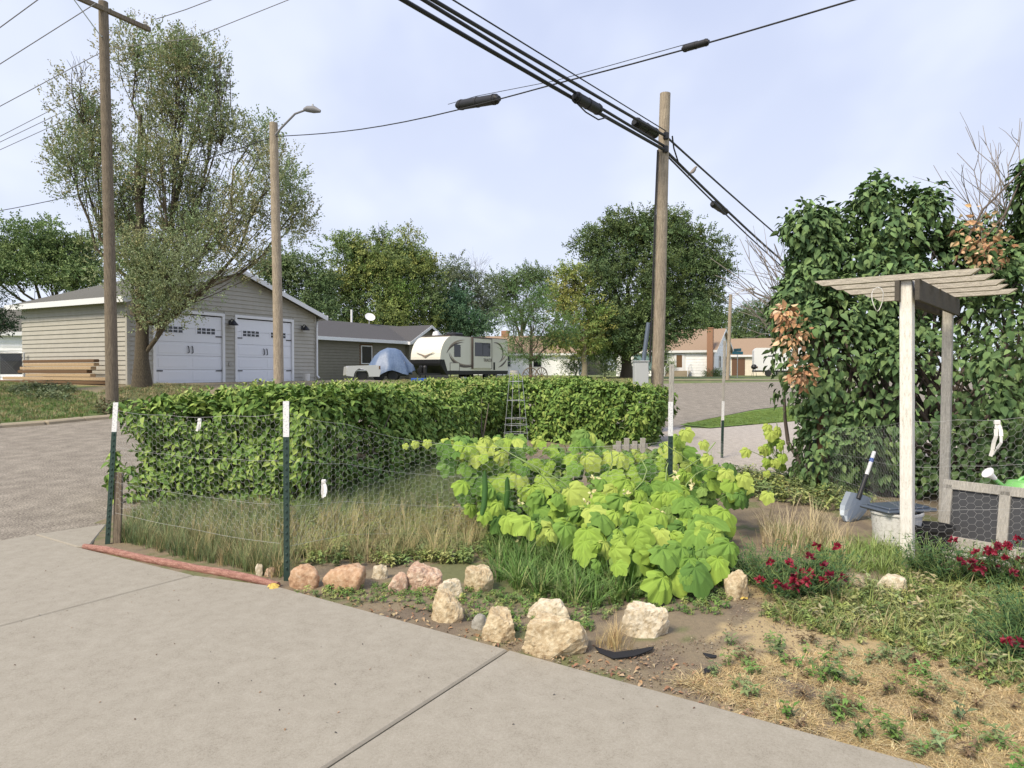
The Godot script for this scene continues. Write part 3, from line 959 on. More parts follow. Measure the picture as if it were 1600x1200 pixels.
func yard_tools():
	# spade leaning at the lilac
	var f = on_land(1332, 818)
	var d = -f.z
	var t = thing("garden_spade", "spade with dark blade and white and black handle leaning by the lilac", "spade", f)
	var tip = at(1326, 815, d) - f
	var neck = at(1344, 772, d + 0.12) - f
	var grip = at(1366, 706, d + 0.3) - f
	var up = (neck - tip).normalized()
	var sd = V(0.95, -0.25, 0.1).normalized()
	var st = S()
	var prev = null
	for i in 7:
		var k = i / 6.0
		var c = tip.lerp(neck, k)
		var w = 0.135 * minf(1.0, 0.25 + sqrt(k) * 1.1)
		var row = []
		for j in 7:
			var s = (j - 3) / 3.0
			row.append(c + sd * w * s + up.cross(sd) * 0.03 * s * s)
		if prev != null:
			for j in 6:
				face(st, prev[j], prev[j + 1], row[j + 1], row[j], V(0, 0.3, 1))
				face(st, prev[j] - V(0, 0, 0.004), prev[j + 1] - V(0, 0, 0.004), row[j + 1] - V(0, 0, 0.004), row[j] - V(0, 0, 0.004), V(0, -0.3, -1))
		prev = row
	part("blade", st, M.steel_blue, t)
	part("socket", rod(neck - up * 0.06, neck.lerp(grip, 0.45), 0.024), M.black, t)
	part("handle", rod(neck.lerp(grip, 0.45), neck.lerp(grip, 0.75), 0.021), M.white_trim, t)
	part("collar", rod(neck.lerp(grip, 0.75), neck.lerp(grip, 0.84), 0.022), M.blue, t)
	part("handle", rod(neck.lerp(grip, 0.84), grip, 0.021), M.white_trim, t)
	# white tub with a tray on it
	f = on_land(1400, 852)
	st = S()
	lathe(st, [Vector2(0, 0), Vector2(0.17, 0), Vector2(0.185, 0.02), Vector2(0.21, 0.29), Vector2(0.222, 0.295), Vector2(0.222, 0.315), Vector2(0.2, 0.315), Vector2(0.19, 0.05), Vector2(0, 0.05)], 28)
	tag(put("plastic_tub", st, M.scuffed_white), "scuffed white plastic tub under a dark tray behind the arbor post", "tub").position = f
	st = S()
	box(st, V(0.03, 0.335, -0.03), V(0.54, 0.03, 0.36), Basis(Vector3.UP, 0.25), 0.012)
	box(st, V(0.03, 0.356, -0.03), V(0.44, 0.02, 0.28), Basis(Vector3.UP, 0.25), 0.008)
	tag(put("plastic_tray", st, M.lid), "dark blue grey lid lying on the white tub", "tray").position = f
	f = on_land(1457, 862)
	st = S()
	lathe(st, [Vector2(0, 0), Vector2(0.12, 0), Vector2(0.155, 0.2), Vector2(0.172, 0.205), Vector2(0.172, 0.235), Vector2(0.15, 0.235), Vector2(0.14, 0.17), Vector2(0, 0.17)], 28)
	tag(put("flower_pot", st, M.black), "black plastic plant pot right of the white arbor post", "pot").position = f
	# old screen frame leaning behind the wire
	var a = on_land(1466, 848); var bq = on_land(1640, 880)
	t = thing("window_screen", "old grey wooden screen frame standing behind the chicken wire", "screen", a)
	var ax = (bq - a)
	ax.y = 0
	var L = 1.15
	ax = ax.normalized()
	var back = ax.cross(Vector3.UP).normalized()
	if back.z > 0: back = -back
	var upv = (Vector3.UP + back * 0.18).normalized()
	var H = 0.55
	for s in [[Vector2(0, 0.04), Vector2(L, 0.04)], [Vector2(0, H), Vector2(L, H)], [Vector2(0.04, 0), Vector2(0.04, H)], [Vector2(0.5, 0), Vector2(0.5, H)], [Vector2(L, 0), Vector2(L, H)]]:
		st = S()
		bar(st, ax * s[0].x + upv * s[0].y, ax * s[1].x + upv * s[1].y, 0.03, 0.085, 0.004, upv if s[0].y == s[1].y else ax)
		part("frame_rail", st, M.grey_wood, t)
	st = S()
	face(st, back * 0.01, back * 0.01 + ax * L, back * 0.01 + ax * L + upv * H, back * 0.01 + upv * H, -back)
	part("screen", st, M.screen, t)
	# watering can resting behind the frame
	var wc = a + ax * 0.55 + back * 0.42
	t = thing("watering_can", "green watering can with white sprinkler rose on the screen frame", "watering can", wc)
	st = S()
	lathe(st, [Vector2(0, 0.36), Vector2(0.14, 0.36), Vector2(0.17, 0.4), Vector2(0.175, 0.53), Vector2(0.13, 0.60), Vector2(0, 0.62)], 24)
	part("body", st, M.hose_green, t)
	st = S()
	tube(st, [V(-0.14, 0.46, 0), V(-0.22, 0.56, 0.02), V(-0.32, 0.64, 0.04)], [0.03, 0.024, 0.018], 8)
	part("spout", st, M.hose_green, t)
	st = S()
	tube(st, [V(-0.30, 0.63, 0.04), V(-0.35, 0.665, 0.05), V(-0.38, 0.69, 0.055)], [0.018, 0.03, 0.055], 12)
	part("rose", st, M.white_trim, t)
	st = S()
	var hp = []
	for i in 9:
		var an = PI * i / 8.0
		hp.append(V(0.05 - cos(an) * 0.12, 0.58 + sin(an) * 0.07, 0))
	tube(st, hp, 0.014, 6)
	part("handle", st, M.hose_green, t)
	st = S()
	lathe(st, [Vector2(0, 0), Vector2(0.2, 0), Vector2(0.2, 0.359), Vector2(0, 0.359)], 20)
	tag(put("storage_bin", st, M.cabinet), "grey bin behind the old screen frame", "bin").position = wc
	# poles lying on the ground
	var n = 0
	for q in [[[1475, 868], [1640, 905], "pale bare pole lying nearest the screen frame"], [[1480, 878], [1650, 925], "weathered pole lying in front of the other poles"], [[1488, 862], [1640, 890], "thin grey pole lying closest to the screen frame foot"]]:
		var s0 = on_land(q[0][0], q[0][1]); var s1 = on_land(q[1][0], q[1][1])
		st = S()
		tube(st, [V(0, 0.03, 0), (s1 - s0) * 0.5 + V(0, 0.045, 0.02), s1 - s0 + V(0, 0.03, 0)], [0.026, 0.024, 0.018], 7)
		tag(put("wooden_pole", st, M.grey_wood), q[2], "pole", "poles lying on the soil").position = s0
		n += 1
	# wire tomato cage
	f = on_land(806, 706)
	t = thing("tomato_cage", "wire tomato cage standing in front of the hedge corner", "plant cage", f)
	for k in 4:
		var an = TAU * k / 4.0 + 0.4
		st = S()
		tube(st, [V(cos(an) * 0.26, 0, sin(an) * 0.26), V(cos(an) * 0.12, 1.45, sin(an) * 0.12)], 0.005, 4)
		part("upright", st, M.galv, t)
	for k in [0.35, 0.5, 0.62, 0.95, 1.3]:
		st = S()
		var rr = []
		for i in 17: rr.append(V(cos(TAU * i / 16.0), 0, sin(TAU * i / 16.0)) * lerpf(0.26, 0.12, k / 1.45) + V(0, k, 0))
		tube(st, rr, 0.004, 4, false)
		part("hoop", st, M.galv, t)
	# grey picket remnant behind the vine
	f = on_land(985, 728)
	t = thing("picket_fence", "short grey picket remnant behind the cucumber vine", "fence", f)
	for k in 4:
		st = S()
		bar(st, V(k * 0.13 - 0.2, 0, 0), V(k * 0.13 - 0.2 + 0.01, 0.4 + 0.05 * (k % 2), 0), 0.085, 0.02, 0.003, Vector3.FORWARD)
		part("picket", st, M.grey_wood, t)
	st = S()
	bar(st, V(-0.28, 0.3, -0.025), V(0.28, 0.32, -0.025), 0.02, 0.07, 0.003)
	part("rail", st, M.grey_wood, t)

# ---------------------------------------------------------------- near plants
func shell_point(poly, z_lo, wob):   # signed distance inside a polygon
	var best = 1e9
	var nn = Vector2.ZERO
	for i in poly.size():
		var q = Geometry2D.get_closest_point_to_segment(z_lo, poly[i], poly[(i + 1) % poly.size()])
		var dd = q.distance_to(z_lo)
		if dd < best:
			best = dd
			nn = (q - z_lo) / maxf(dd, 0.0001)
	return [best, nn]
func hedge():
	rng.seed = 501
	var t = thing("leafy_hedge", "clipped L-shaped green hedge behind the chicken wire", "hedge")
	var poly = [Vector2(-4.85, -8.15), Vector2(-2.2, -7.75), Vector2(0.05, -14.7), Vector2(2.65, -13.1), Vector2(3.45, -14.6), Vector2(-1.5, -17.9)]
	var pv := PackedVector2Array(poly)
	var leaves = []
	var tries = 0
	while leaves.size() < 60000 and tries < 1100000:
		tries += 1
		var p = Vector2(R(-5.1, 3.8), R(-18.2, -7.6))
		if not Geometry2D.is_point_in_polygon(p, pv): continue
		var y = R(0.03, 1.4)
		var e = shell_point(poly, p, 0)
		var lump = fnl.get_noise_3d(p.x * 55.0, y * 55.0, p.y * 38.0) * 0.42
		var hgt = lerpf(1.27, 1.14, smoothstep(-8.5, -13.0, p.y)) + fnl.get_noise_2d(p.x * 40.0, p.y * 40.0) * 0.24
		var top = hgt - y
		if top < 0.0: continue
		var side = e[0] - 0.12 - lump
		var dep = minf(side, top)
		# corners rounded off
		if side < 0.25 and top < 0.25: dep = 0.25 - Vector2(0.25 - side, 0.25 - top).length()
		if dep < 0.0 or dep > 0.30 or rng.randf() < dep * 2.2: continue
		if y < 0.3 and rng.randf() < 0.3: continue
		if dep < 0.16 and fnl.get_noise_3d(p.x * 95.0, y * 95.0, p.y * 95.0) > 0.24: continue
		var nrm = Vector3(e[1].x, 0, e[1].y) if side < top else Vector3.UP
		if side < 0.25 and top < 0.25: nrm = (Vector3(e[1].x, 0, e[1].y) * (0.26 - side) + Vector3.UP * (0.26 - top)).normalized()
		var pos = Vector3(p.x, land(p.x, p.y) + y, p.y)
		var dir = (nrm * 0.5 + Vector3(0, -0.55 if nrm.y < 0.6 else 0.25, 0) + rnd_dir() * 0.75)
		var s = R(0.7, 1.25)
		var xf = Transform3D(orient(dir, (nrm + Vector3.UP * 0.5 + rnd_dir() * 0.5)).scaled(Vector3.ONE * s), pos)
		leaves.append([s / (-pos.z) - dep * 0.4 - (0.5 if nrm.dot(Vector3(0, EYE, 0) - pos) < 0.0 else 0.0), xf])
	var pal = [Color(0.145, 0.24, 0.06), Color(0.185, 0.29, 0.07), Color(0.115, 0.20, 0.05), Color(0.225, 0.33, 0.08), Color(0.29, 0.385, 0.10)]
	var mats = []
	for c in pal: mats.append(fit_leaf_mat(c, 0.7))
	scatter_leaves(t, M.hedge_leaf, mats, pal, leaves, 300)
	# woody stems inside
	var st = S()
	for i in 150:
		var p = Vector2(R(-5, 3.6), R(-18, -8.3))
		if not Geometry2D.is_point_in_polygon(p, pv): continue
		var b = Vector3(p.x, land(p.x, p.y), p.y)
		limb(st, b, b + V(R(-0.35, 0.35), R(0.7, 1.0), R(-0.35, 0.35)), 0.02, 0.006, rnd_dir() * 0.08, 4, 4)
	part("stems", st, M.twig, t)
	# young shoots with yellow green leaves standing out of the clipped top
	var xs = []
	var cs = []
	for i in 2600:
		var p = Vector2(R(-5, 3.6), R(-18, -8.3))
		if not Geometry2D.is_point_in_polygon(p, pv) or shell_point(poly, p, 0)[0] < 0.2: continue
		var y = lerpf(1.25, 1.12, smoothstep(-8.5, -13.0, p.y)) + fnl.get_noise_2d(p.x * 40.0, p.y * 40.0) * 0.24
		xs.append(Transform3D(orient(V(R(-0.5, 0.5), 1, R(-0.5, 0.5)), rnd_dir()).scaled(Vector3.ONE * R(0.5, 1.1)), Vector3(p.x, land(p.x, p.y) + y, p.y)))
		cs.append(jitter(pick([Color(0.33, 0.41, 0.12), Color(0.26, 0.36, 0.10), Color(0.40, 0.43, 0.15)]), 0.15))
	for i in 900:
		var p = Vector2(R(-4.95, 3.6), R(-15.5, -7.7))
		if not Geometry2D.is_point_in_polygon(p, pv): continue
		var e = shell_point(poly, p, 0)
		if e[0] > 0.28: continue
		xs.append(Transform3D(orient(V(e[1].x, R(-0.3, 0.7), e[1].y), rnd_dir()).scaled(Vector3.ONE * R(0.7, 1.3)), Vector3(p.x, land(p.x, p.y) + R(0.25, 1.05), p.y)))
		cs.append(jitter(pick([Color(0.20, 0.30, 0.08), Color(0.15, 0.24, 0.06)]), 0.18))
	many("young_shoots", M.shoot, M.leaf, xs, cs, t).set_meta("kind", "stuff")

func lilac():
	rng.seed = 777
	var t = thing("lilac_bush", "tall dark green lilac bush behind the wooden arbor", "bush")
	var lobes = [[1290, 560, 9.3, 0.62, 1.25, 0.9], [1305, 690, 9.2, 0.58, 0.8, 0.8], [1272, 400, 9.6, 0.42, 0.72, 0.5], [1250, 480, 9.4, 0.42, 0.5, 0.5], [1328, 475, 9.6, 0.5, 0.42, 0.5], [1445, 400, 9.7, 0.5, 0.5, 0.5], [1385, 360, 9.6, 0.6, 0.8, 0.6], [1380, 470, 9.4, 0.9, 0.9, 0.8], [1400, 620, 9.0, 1.0, 1.2, 0.9], [1500, 640, 8.7, 1.0, 1.15, 0.9], [1600, 560, 8.4, 1.0, 1.3, 0.9], [1480, 430, 9.6, 0.8, 0.75, 0.7], [1560, 400, 9.9, 0.75, 0.8, 0.7], [1645, 290, 9.0, 0.42, 0.75, 0.5], [1760, 480, 9.0, 1.2, 1.6, 1.0], [1800, 620, 8.6, 1.3, 1.5, 1.0], [1560, 720, 8.6, 0.9, 0.8, 0.7], [1400, 740, 9.0, 0.7, 0.5, 0.6]]
	var leaves = []
	var dead = []
	var centre = []
	for l in lobes: centre.append([at(l[0], l[1], l[2]), Vector3(l[3], l[4], l[5]) * (V(1.0, 0.82, 0.95) if l[1] < 480 else Vector3.ONE * 0.97)])
	for i in lobes.size():   # smaller side shoots break up the outline
		for k in 3:
			var v = rnd_dir()
			v = Vector3(v.x, absf(v.y) * 0.8, absf(v.z) * 0.8 + 0.1)
			centre.append([centre[i][0] + v * centre[i][1] * 0.95, Vector3.ONE * R(0.16, 0.34)])
	var guard = 0
	while leaves.size() < 34000 and guard < 600000:
		guard += 1
		var li = rng.randi() % lobes.size() if rng.randf() < 0.72 else lobes.size() + rng.randi() % (centre.size() - lobes.size())
		var c = centre[li]
		var v = rnd_dir()
		var wob = 1.0 + fnl.get_noise_3dv((c[0] + v) * 60.0) * 0.45 + fnl.get_noise_3dv((c[0] + v) * 170.0) * 0.28
		var k = pow(rng.randf(), 0.28)
		var pos = c[0] + v * c[1] * wob * k
		if pos.y < land(pos.x, pos.z) + 0.12: continue
		if fnl.get_noise_3dv(pos * 85.0) > 0.22 and k > 0.72: continue
		var deep = false
		for j in lobes.size():
			if j == li: continue
			var q = (pos - centre[j][0]) / centre[j][1]
			if q.length() < 0.72:
				deep = true
				break
		if deep: continue
		var s = R(0.45, 1.25)
		var dir = v * 0.8 + V(0, -0.65, 0) + rnd_dir() * 0.6
		var xf = Transform3D(orient(dir, v + V(0, 0.5, 0) + rnd_dir() * 0.45).scaled(Vector3.ONE * s), pos)
		leaves.append([s * 9.0 / (-pos.z) + k * 2.0 - (9.0 if v.z < 0.1 or pos.x / -pos.z > 0.72 else 0.0), xf])
	var pal = [Color(0.115, 0.185, 0.075), Color(0.14, 0.22, 0.088), Color(0.09, 0.155, 0.063), Color(0.18, 0.27, 0.105)]
	var mats = []
	for c in pal: mats.append(fit_leaf_mat(c, 0.6))
	scatter_leaves(t, M.lilac_leaf, mats, pal, leaves, 300)
	var st = S()
	for i in 130:
		var c = centre[rng.randi() % lobes.size()]
		var b = spot(R(4.0, 7.5), R(9.2, 10.2))
		limb(st, b, c[0] + rnd_dir() * c[1] * 0.85, R(0.02, 0.05), 0.008, rnd_dir() * 0.25, 5, 6)
	part("stems", st, M.twig, t)
	# withered sprays of brown leaves
	var xs = []
	var cs = []
	for q in [[1242, 525, 8.6, 0.22, 0.3], [1252, 585, 8.55, 0.2, 0.2], [1530, 370, 9.0, 0.3, 0.42], [1545, 395, 8.95, 0.3, 0.25], [1226, 490, 8.6, 0.12, 0.16]]:
		var c = at(q[0], q[1], q[2])
		for i in 80:
			var v = rnd_dir()
			xs.append(Transform3D(orient(v + V(0, -0.8, 0), rnd_dir()).scaled(Vector3.ONE * R(0.5, 0.95)), c + v * V(q[3], q[4], q[3]) * pow(rng.randf(), 0.5)))
			cs.append(jitter(pick([Color(0.45, 0.26, 0.14), Color(0.56, 0.36, 0.20), Color(0.64, 0.48, 0.30), Color(0.36, 0.2, 0.11)]), 0.2))
	many("withered_leaves", M.lilac_leaf, M.dry, xs, cs, t).set_meta("kind", "stuff")
	# bare twigs
	st = S()
	for q in [[1300, 560, 9.9, 1160, 400, 16], [1590, 420, 9.6, 1555, 225, 12], [1310, 540, 10.2, 1180, 470, 12], [1540, 420, 9.6, 1500, 290, 6]]:
		var a = at(q[0], q[1], q[2])
		var e = at(q[3], q[4], q[2])
		for i in q[5]:
			var tip = e + rnd_dir() * 0.45
			var pts = limb(st, a + rnd_dir() * 0.15, tip, 0.014, 0.004, rnd_dir() * 0.12, 4, 6)
			for k in 5:
				var s0 = pts[2 + k % 4]
				limb(st, s0, s0 + ((tip - a).normalized() + rnd_dir() * 0.7) * R(0.2, 0.5), 0.006, 0.002, rnd_dir() * 0.04, 3, 3)
	part("bare_twigs", st, M.twig_pale, t)

func cucumber_leaf(ln, seed_):
	# five pointed shallow lobes; paler veins run to the points and the blade puckers between them
	rng.seed = seed_
	var st = S()
	var n = 49
	var tips = [0.0, 0.98 + R(-0.06, 0.06), -0.98 + R(-0.06, 0.06), 2.05 + R(-0.1, 0.1), -2.05 + R(-0.1, 0.1)]
	var size = [1.12, 0.98, 0.98, 0.84, 0.84]
	var rim = []
	var midr = []
	var cr = []
	var cm = []
	for i in n:
		var a = lerpf(-2.8, 2.8, i / float(n - 1))
		var best = 9.0
		var sz = 1.0
		for k in 5:
			if absf(a - tips[k]) < best:
				best = absf(a - tips[k])
				sz = size[k]
		var lobe = sz * (0.80 + 0.20 * pow(maxf(0.0, 1.0 - best / 0.5), 1.15)) + R(-0.018, 0.018)
		var r = ln * 0.60 * lobe
		var vein = maxf(0.0, 1.0 - best / 0.13)
		var pucker = smoothstep(0.0, 0.45, best)
		rim.append(V(sin(a) * r, -0.20 * ln * lobe * lobe + 0.025 * ln * sin(a * 7.0 + seed_) + 0.035 * ln * pucker, cos(a) * r + ln * 0.22))
		midr.append(V(sin(a) * r * 0.52, -0.02 * ln + 0.06 * ln * pucker, cos(a) * r * 0.52 + ln * 0.115))
		var c0 = 0.86 + 0.95 * vein + R(-0.04, 0.04)
		cm.append(Color(c0, c0, c0 * (1.0 + vein * 0.3)))
		c0 = 0.92 + 0.45 * vein + R(-0.05, 0.05)
		cr.append(Color(c0, c0, c0))
	var vx = func(p, nrm, c):
		st.set_color(c)
		st.set_normal(nrm)
		st.add_vertex(p)
	var put3 = func(p, q, r, a, b, c):
		var nn = (q - p).cross(r - p).normalized()
		if nn.y > 0.0:
			vx.call(p, nn, a); vx.call(r, nn, c); vx.call(q, nn, b)
		else:
			vx.call(p, -nn, a); vx.call(q, -nn, b); vx.call(r, -nn, c)
	for i in n - 1:
		put3.call(Vector3.ZERO, midr[i], midr[i + 1], Color(1.3, 1.3, 1.2), cm[i], cm[i + 1])
		put3.call(midr[i], rim[i], rim[i + 1], cm[i], cr[i], cr[i + 1])
		put3.call(midr[i], rim[i + 1], midr[i + 1], cm[i], cr[i + 1], cm[i + 1])
	return st.commit()
func cucumber():
	rng.seed = 91
	var root_ = spot(0.7, 6.7)
	var t = thing("cucumber_vine", "sprawling cucumber vine with large light green leaves on the wire", "plant", root_)
	var shapes = []
	for i in 6: shapes.append(cucumber_leaf(0.18, 300 + i))
	var mats = []
	for c in [Color(0.26, 0.39, 0.065), Color(0.31, 0.44, 0.08), Color(0.175, 0.30, 0.06), Color(0.40, 0.49, 0.11), Color(0.115, 0.22, 0.05)]:
		var lm = fit_leaf_mat(c, 0.9)
		lm.vertex_color_use_as_albedo = true
		lm.roughness = 0.72
		mats.append(lm)
	rng.seed = 92
	var st = S()
	var outline = PackedVector2Array([Vector2(684, 690), Vector2(745, 678), Vector2(800, 676), Vector2(862, 690), Vector2(912, 668), Vector2(965, 700), Vector2(1020, 704), Vector2(1062, 678), Vector2(1088, 712), Vector2(1150, 728), Vector2(1178, 765), Vector2(1130, 790), Vector2(1150, 860), Vector2(1110, 890), Vector2(1020, 905), Vector2(935, 882), Vector2(905, 850), Vector2(850, 830), Vector2(770, 815), Vector2(730, 790), Vector2(715, 745)])
	var n = 0
	var kept = []
	var guard = 0
	while n < 286 and guard < 14000:
		guard += 1
		var p = Vector2(R(670, 1190), R(665, 910))
		if not Geometry2D.is_point_in_polygon(p, outline): continue
		var near = false
		for k in kept:
			if k.distance_to(p) < (6.0 if n > 150 else 12.0): near = true
		if near: continue
		kept.append(p)
		# the vine hangs on the wire and spills towards the drive lower down
		var line = lerpf(6.35, 8.2, clampf((p.x - 660.0) / 390.0, 0, 1))
		var low = smoothstep(690.0, 900.0, p.y)
		var d = lerpf(minf(line, 7.1), lerpf(5.9, 4.95, smoothstep(760.0, 980.0, p.x)), low) + R(-0.22, 0.3)
		var pos = at(p.x, p.y, d)
		if pos.y < 0.09: continue
		var nrm = V(R(-0.55, 0.55), R(0.15, 0.95), R(0.35, 1.0)).normalized()
		var dir = V(R(-0.7, 0.7), -0.8, 0.5) + rnd_dir() * 0.3
		dir = (dir - nrm * dir.dot(nrm)).normalized()
		var s = R(0.5, 1.3) * (0.82 if p.y < 730 else 1.0)
		var o = put("leaf", pick(shapes), pick([mats[0], mats[0], mats[1], mats[2], mats[2], mats[4], mats[1], mats[3]]) if not (p.y < 715 and rng.randf() < 0.3) else mats[3], t)
		o.transform = Transform3D(orient(dir, nrm) * Basis.from_scale(V(R(0.88, 1.15), R(0.5, 1.5), R(0.88, 1.12)) * s * 1.1), pos - root_)
		var bs = pos - root_
		limb(st, bs, bs + V(R(-0.12, 0.12), R(-0.2, -0.05), R(-0.28, -0.1)), 0.0035, 0.004, rnd_dir() * 0.03, 4, 3)
		n += 1
	var xs = []
	var cs = []
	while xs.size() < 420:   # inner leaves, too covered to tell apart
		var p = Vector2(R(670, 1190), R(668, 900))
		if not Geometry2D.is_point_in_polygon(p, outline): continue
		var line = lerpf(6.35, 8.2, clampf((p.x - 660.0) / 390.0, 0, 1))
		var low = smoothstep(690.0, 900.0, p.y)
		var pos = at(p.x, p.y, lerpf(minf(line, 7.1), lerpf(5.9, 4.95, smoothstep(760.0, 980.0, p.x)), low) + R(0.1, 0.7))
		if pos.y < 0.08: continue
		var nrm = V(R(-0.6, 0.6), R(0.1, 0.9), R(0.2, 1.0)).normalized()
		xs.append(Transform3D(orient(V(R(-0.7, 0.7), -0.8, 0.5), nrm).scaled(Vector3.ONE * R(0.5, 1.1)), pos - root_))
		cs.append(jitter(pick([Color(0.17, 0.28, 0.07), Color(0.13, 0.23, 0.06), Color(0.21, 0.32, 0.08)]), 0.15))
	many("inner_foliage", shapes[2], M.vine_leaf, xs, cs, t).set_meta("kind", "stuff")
	for k in 16:   # main runners
		var pts = []
		var p = V(R(-0.5, 0.5), 0, R(-0.1, 0.3))
		var e = at(R(700, 1130), R(690, 780), R(6.6, 7.1)) - root_
		for i in 8:
			var f = i / 7.0
			pts.append(p.lerp(e, f) + V(sin(f * 7.0 + k), 0.25 * sin(PI * f), cos(f * 5.0 + k)) * 0.09)
		tube(st, pts, 0.006, 5, false)
	for q in [[640, 686, 690, 692], [1035, 690, 1110, 735], [1110, 735, 1210, 760]]:
		var a = at(q[0], q[1], 6.5) - root_; var e = at(q[2], q[3], 6.6) - root_
		limb(st, a, e, 0.004, 0.005, V(0, -0.04, 0), 4, 6)
	part("stems", st, M.vine_stem, t)
	var ts = S()
	for k in 60:   # tendrils
		var p = at(R(690, 1140), R(690, 860), R(6.2, 6.8)) - root_
		var pts = []
		var ax = rnd_dir()
		for i in 9: pts.append(p + ax * i * 0.012 + V(sin(i * 1.3), cos(i * 1.3), 0) * 0.012 * (i / 8.0))
		tube(ts, pts, 0.0015, 3, false)
	part("tendrils", ts, M.vine_stem, t)
	for q in [[650, 690, 0.45], [668, 688, 0.5], [632, 694, 0.35], [1108, 712, 0.7], [1160, 742, 0.9], [1200, 770, 0.75], [1135, 735, 0.9], [1070, 672, 0.8], [1098, 690, 0.6]]:
		var o = put("leaf", pick(shapes), mats[3], t)
		o.transform = Transform3D(orient(V(R(-0.5, 0.5), -0.7, 0.3), V(R(-0.4, 0.4), 0.6, 0.8)).scaled(Vector3.ONE * q[2]), at(q[0], q[1], 6.5) - root_)
	for q in [[757, 735, 806], [792, 745, 800]]:
		var fruit = S()
		var a = at(q[0] + 1, q[1], 6.15 if q[0] < 780 else 6.4) - root_; var e = at(q[0] - 4, q[2], 6.12 if q[0] < 780 else 6.4) - root_
		tube(fruit, [a, a.lerp(e, 0.12), a.lerp(e, 0.4) + V(0.012, 0, 0), a.lerp(e, 0.75) + V(0.012, 0, 0), a.lerp(e, 0.95), e], [0.006, 0.021, 0.026, 0.027, 0.02, 0.006], 12)
		part("cucumber", fruit, M.cucumber, t)
	var fx = []
	var fc = []
	for k in 16:
		var p = at(R(780, 1090), R(740, 850), R(6.0, 6.3)) - root_
		for i in 6:
			fx.append(Transform3D(orient(rnd_dir(), V(0, 0.5, 1)).scaled(Vector3.ONE * R(0.25, 0.45)), p + rnd_dir() * 0.025))
			fc.append(jitter(Color(0.62, 0.58, 0.30), 0.15))
	many("faded_flowers", M.hedge_leaf, M.petal, fx, fc, t).set_meta("kind", "stuff")
	# a second young vine on the far wire
	rng.seed = 95
	var r2 = on_land(1215, 758)
	t = thing("cucumber_vine", "young pale green vine climbing beside the gravel drive", "plant", r2)
	st = S()
	for k in 26:
		var p = at(R(1185, 1230) if k < 14 else R(1160, 1225), R(655, 700) if k < 14 else R(700, 762), -r2.z + R(-0.2, 0.2)) - r2
		var o = put("leaf", pick(shapes), mats[3] if k % 2 else mats[1], t)
		o.transform = Transform3D(orient(V(R(-0.6, 0.6), -0.7, 0.3), V(R(-0.5, 0.5), 0.5, 0.8)).scaled(Vector3.ONE * R(0.5, 0.95)), p)
		limb(st, V(0, p.y * 0.5, 0), p, 0.004, 0.004, rnd_dir() * 0.05, 4, 4)
	tube(st, [V(0, 0, 0), V(0.05, 0.4, 0.02), V(-0.02, 0.85, 0)], 0.007, 5)
	part("stems", st, M.vine_stem, t)

func red_flowers():
	var spots = [["red flowering clump beside the cucumber vine", [[1165, 912, 0.26], [1205, 925, 0.32], [1250, 930, 0.33], [1290, 925, 0.3], [1230, 942, 0.26], [1270, 940, 0.26]], 19], ["red flowering clump at the foot of the screen frame", [[1440, 905, 0.3], [1480, 915, 0.3], [1520, 915, 0.3], [1560, 920, 0.3], [1600, 925, 0.3]], 30], ["dark green flowering clump cut by the right picture edge", [[1590, 1000, 0.3], [1615, 1020, 0.34], [1590, 1035, 0.22]], 7]]
	for s in spots:
		rng.seed = 40 + s[2]
		var f = on_land(s[1][0][0], s[1][0][1])
		var t = thing("flower_clump", s[0], "flowers", f, 0.0, "red flower clumps")
		var xs = []
		var cs = []
		var st = S()
		var heads = []
		for q in s[1]:
			var b = on_land(q[0], q[1]) - f
			for i in 64:
				var e = b + V(R(-0.22, 0.22), q[2] * R(0.45, 1.15), R(-0.2, 0.2))
				var pts = limb(st, b + V(R(-0.08, 0.08), 0, R(-0.08, 0.08)), e, 0.003, 0.0015, rnd_dir() * 0.03, 3, 3)
				for k in 9:
					var p = pts[0].lerp(e, R(0.2, 1.0)) + rnd_dir() * 0.012
					xs.append(Transform3D(orient(V(R(-1, 1), R(-0.1, 0.8), R(-1, 1)), V(0, 1, 0.2)).scaled(V(0.55, 0.6, 0.75) * R(0.7, 1.2)), p))
					cs.append(jitter(pick([Color(0.065, 0.125, 0.045), Color(0.09, 0.155, 0.055), Color(0.05, 0.10, 0.04)]), 0.2))
				heads.append(e)
		part("stems", st, M.vine_stem, t)
		many("foliage", M.slim_leaf, M.leaf, xs, cs, t).set_meta("kind", "stuff")
		heads.sort_custom(func(a, b): return a.y * 0.6 + a.z > b.y * 0.6 + b.z)
		for i in s[2]:
			var hst = S()
			var c = heads[i * 4 + rng.randi() % 4] + V(0, 0.02, 0)
			for k in 13:
				var d = (rnd_dir() + V(0, 0.5, 0)).normalized()
				blade_leaf(hst, Transform3D(orient(d, rnd_dir()), d * 0.006), R(0.026, 0.04), 0.026, 0.4, 0.4, 3)
			var o = put("blossom", hst, M.red_a if i % 3 else M.red_b, t)
			o.position = c
func meadow(called, label, category, mesh, mat, cols, n, fn, smin, smax, seed_, dy = 0.0):
	rng.seed = seed_
	var xs = []
	var cs = []
	var guard = 0
	while xs.size() < n and guard < n * 12:
		guard += 1
		var p = fn.call()
		if p == null: continue
		xs.append(Transform3D(Basis(Vector3.UP, R(0, TAU)).rotated(V(R(-1, 1), 0, R(-1, 1)).normalized(), R(0, 0.25)).scaled(Vector3.ONE * R(smin, smax)), Vector3(p.x, land(p.x, p.y) + dy, p.y)))
		cs.append(jitter(pick(cols), 0.2))
	var o = many(called, mesh, mat, xs, cs)
	tag(o, label, category, "", "stuff")
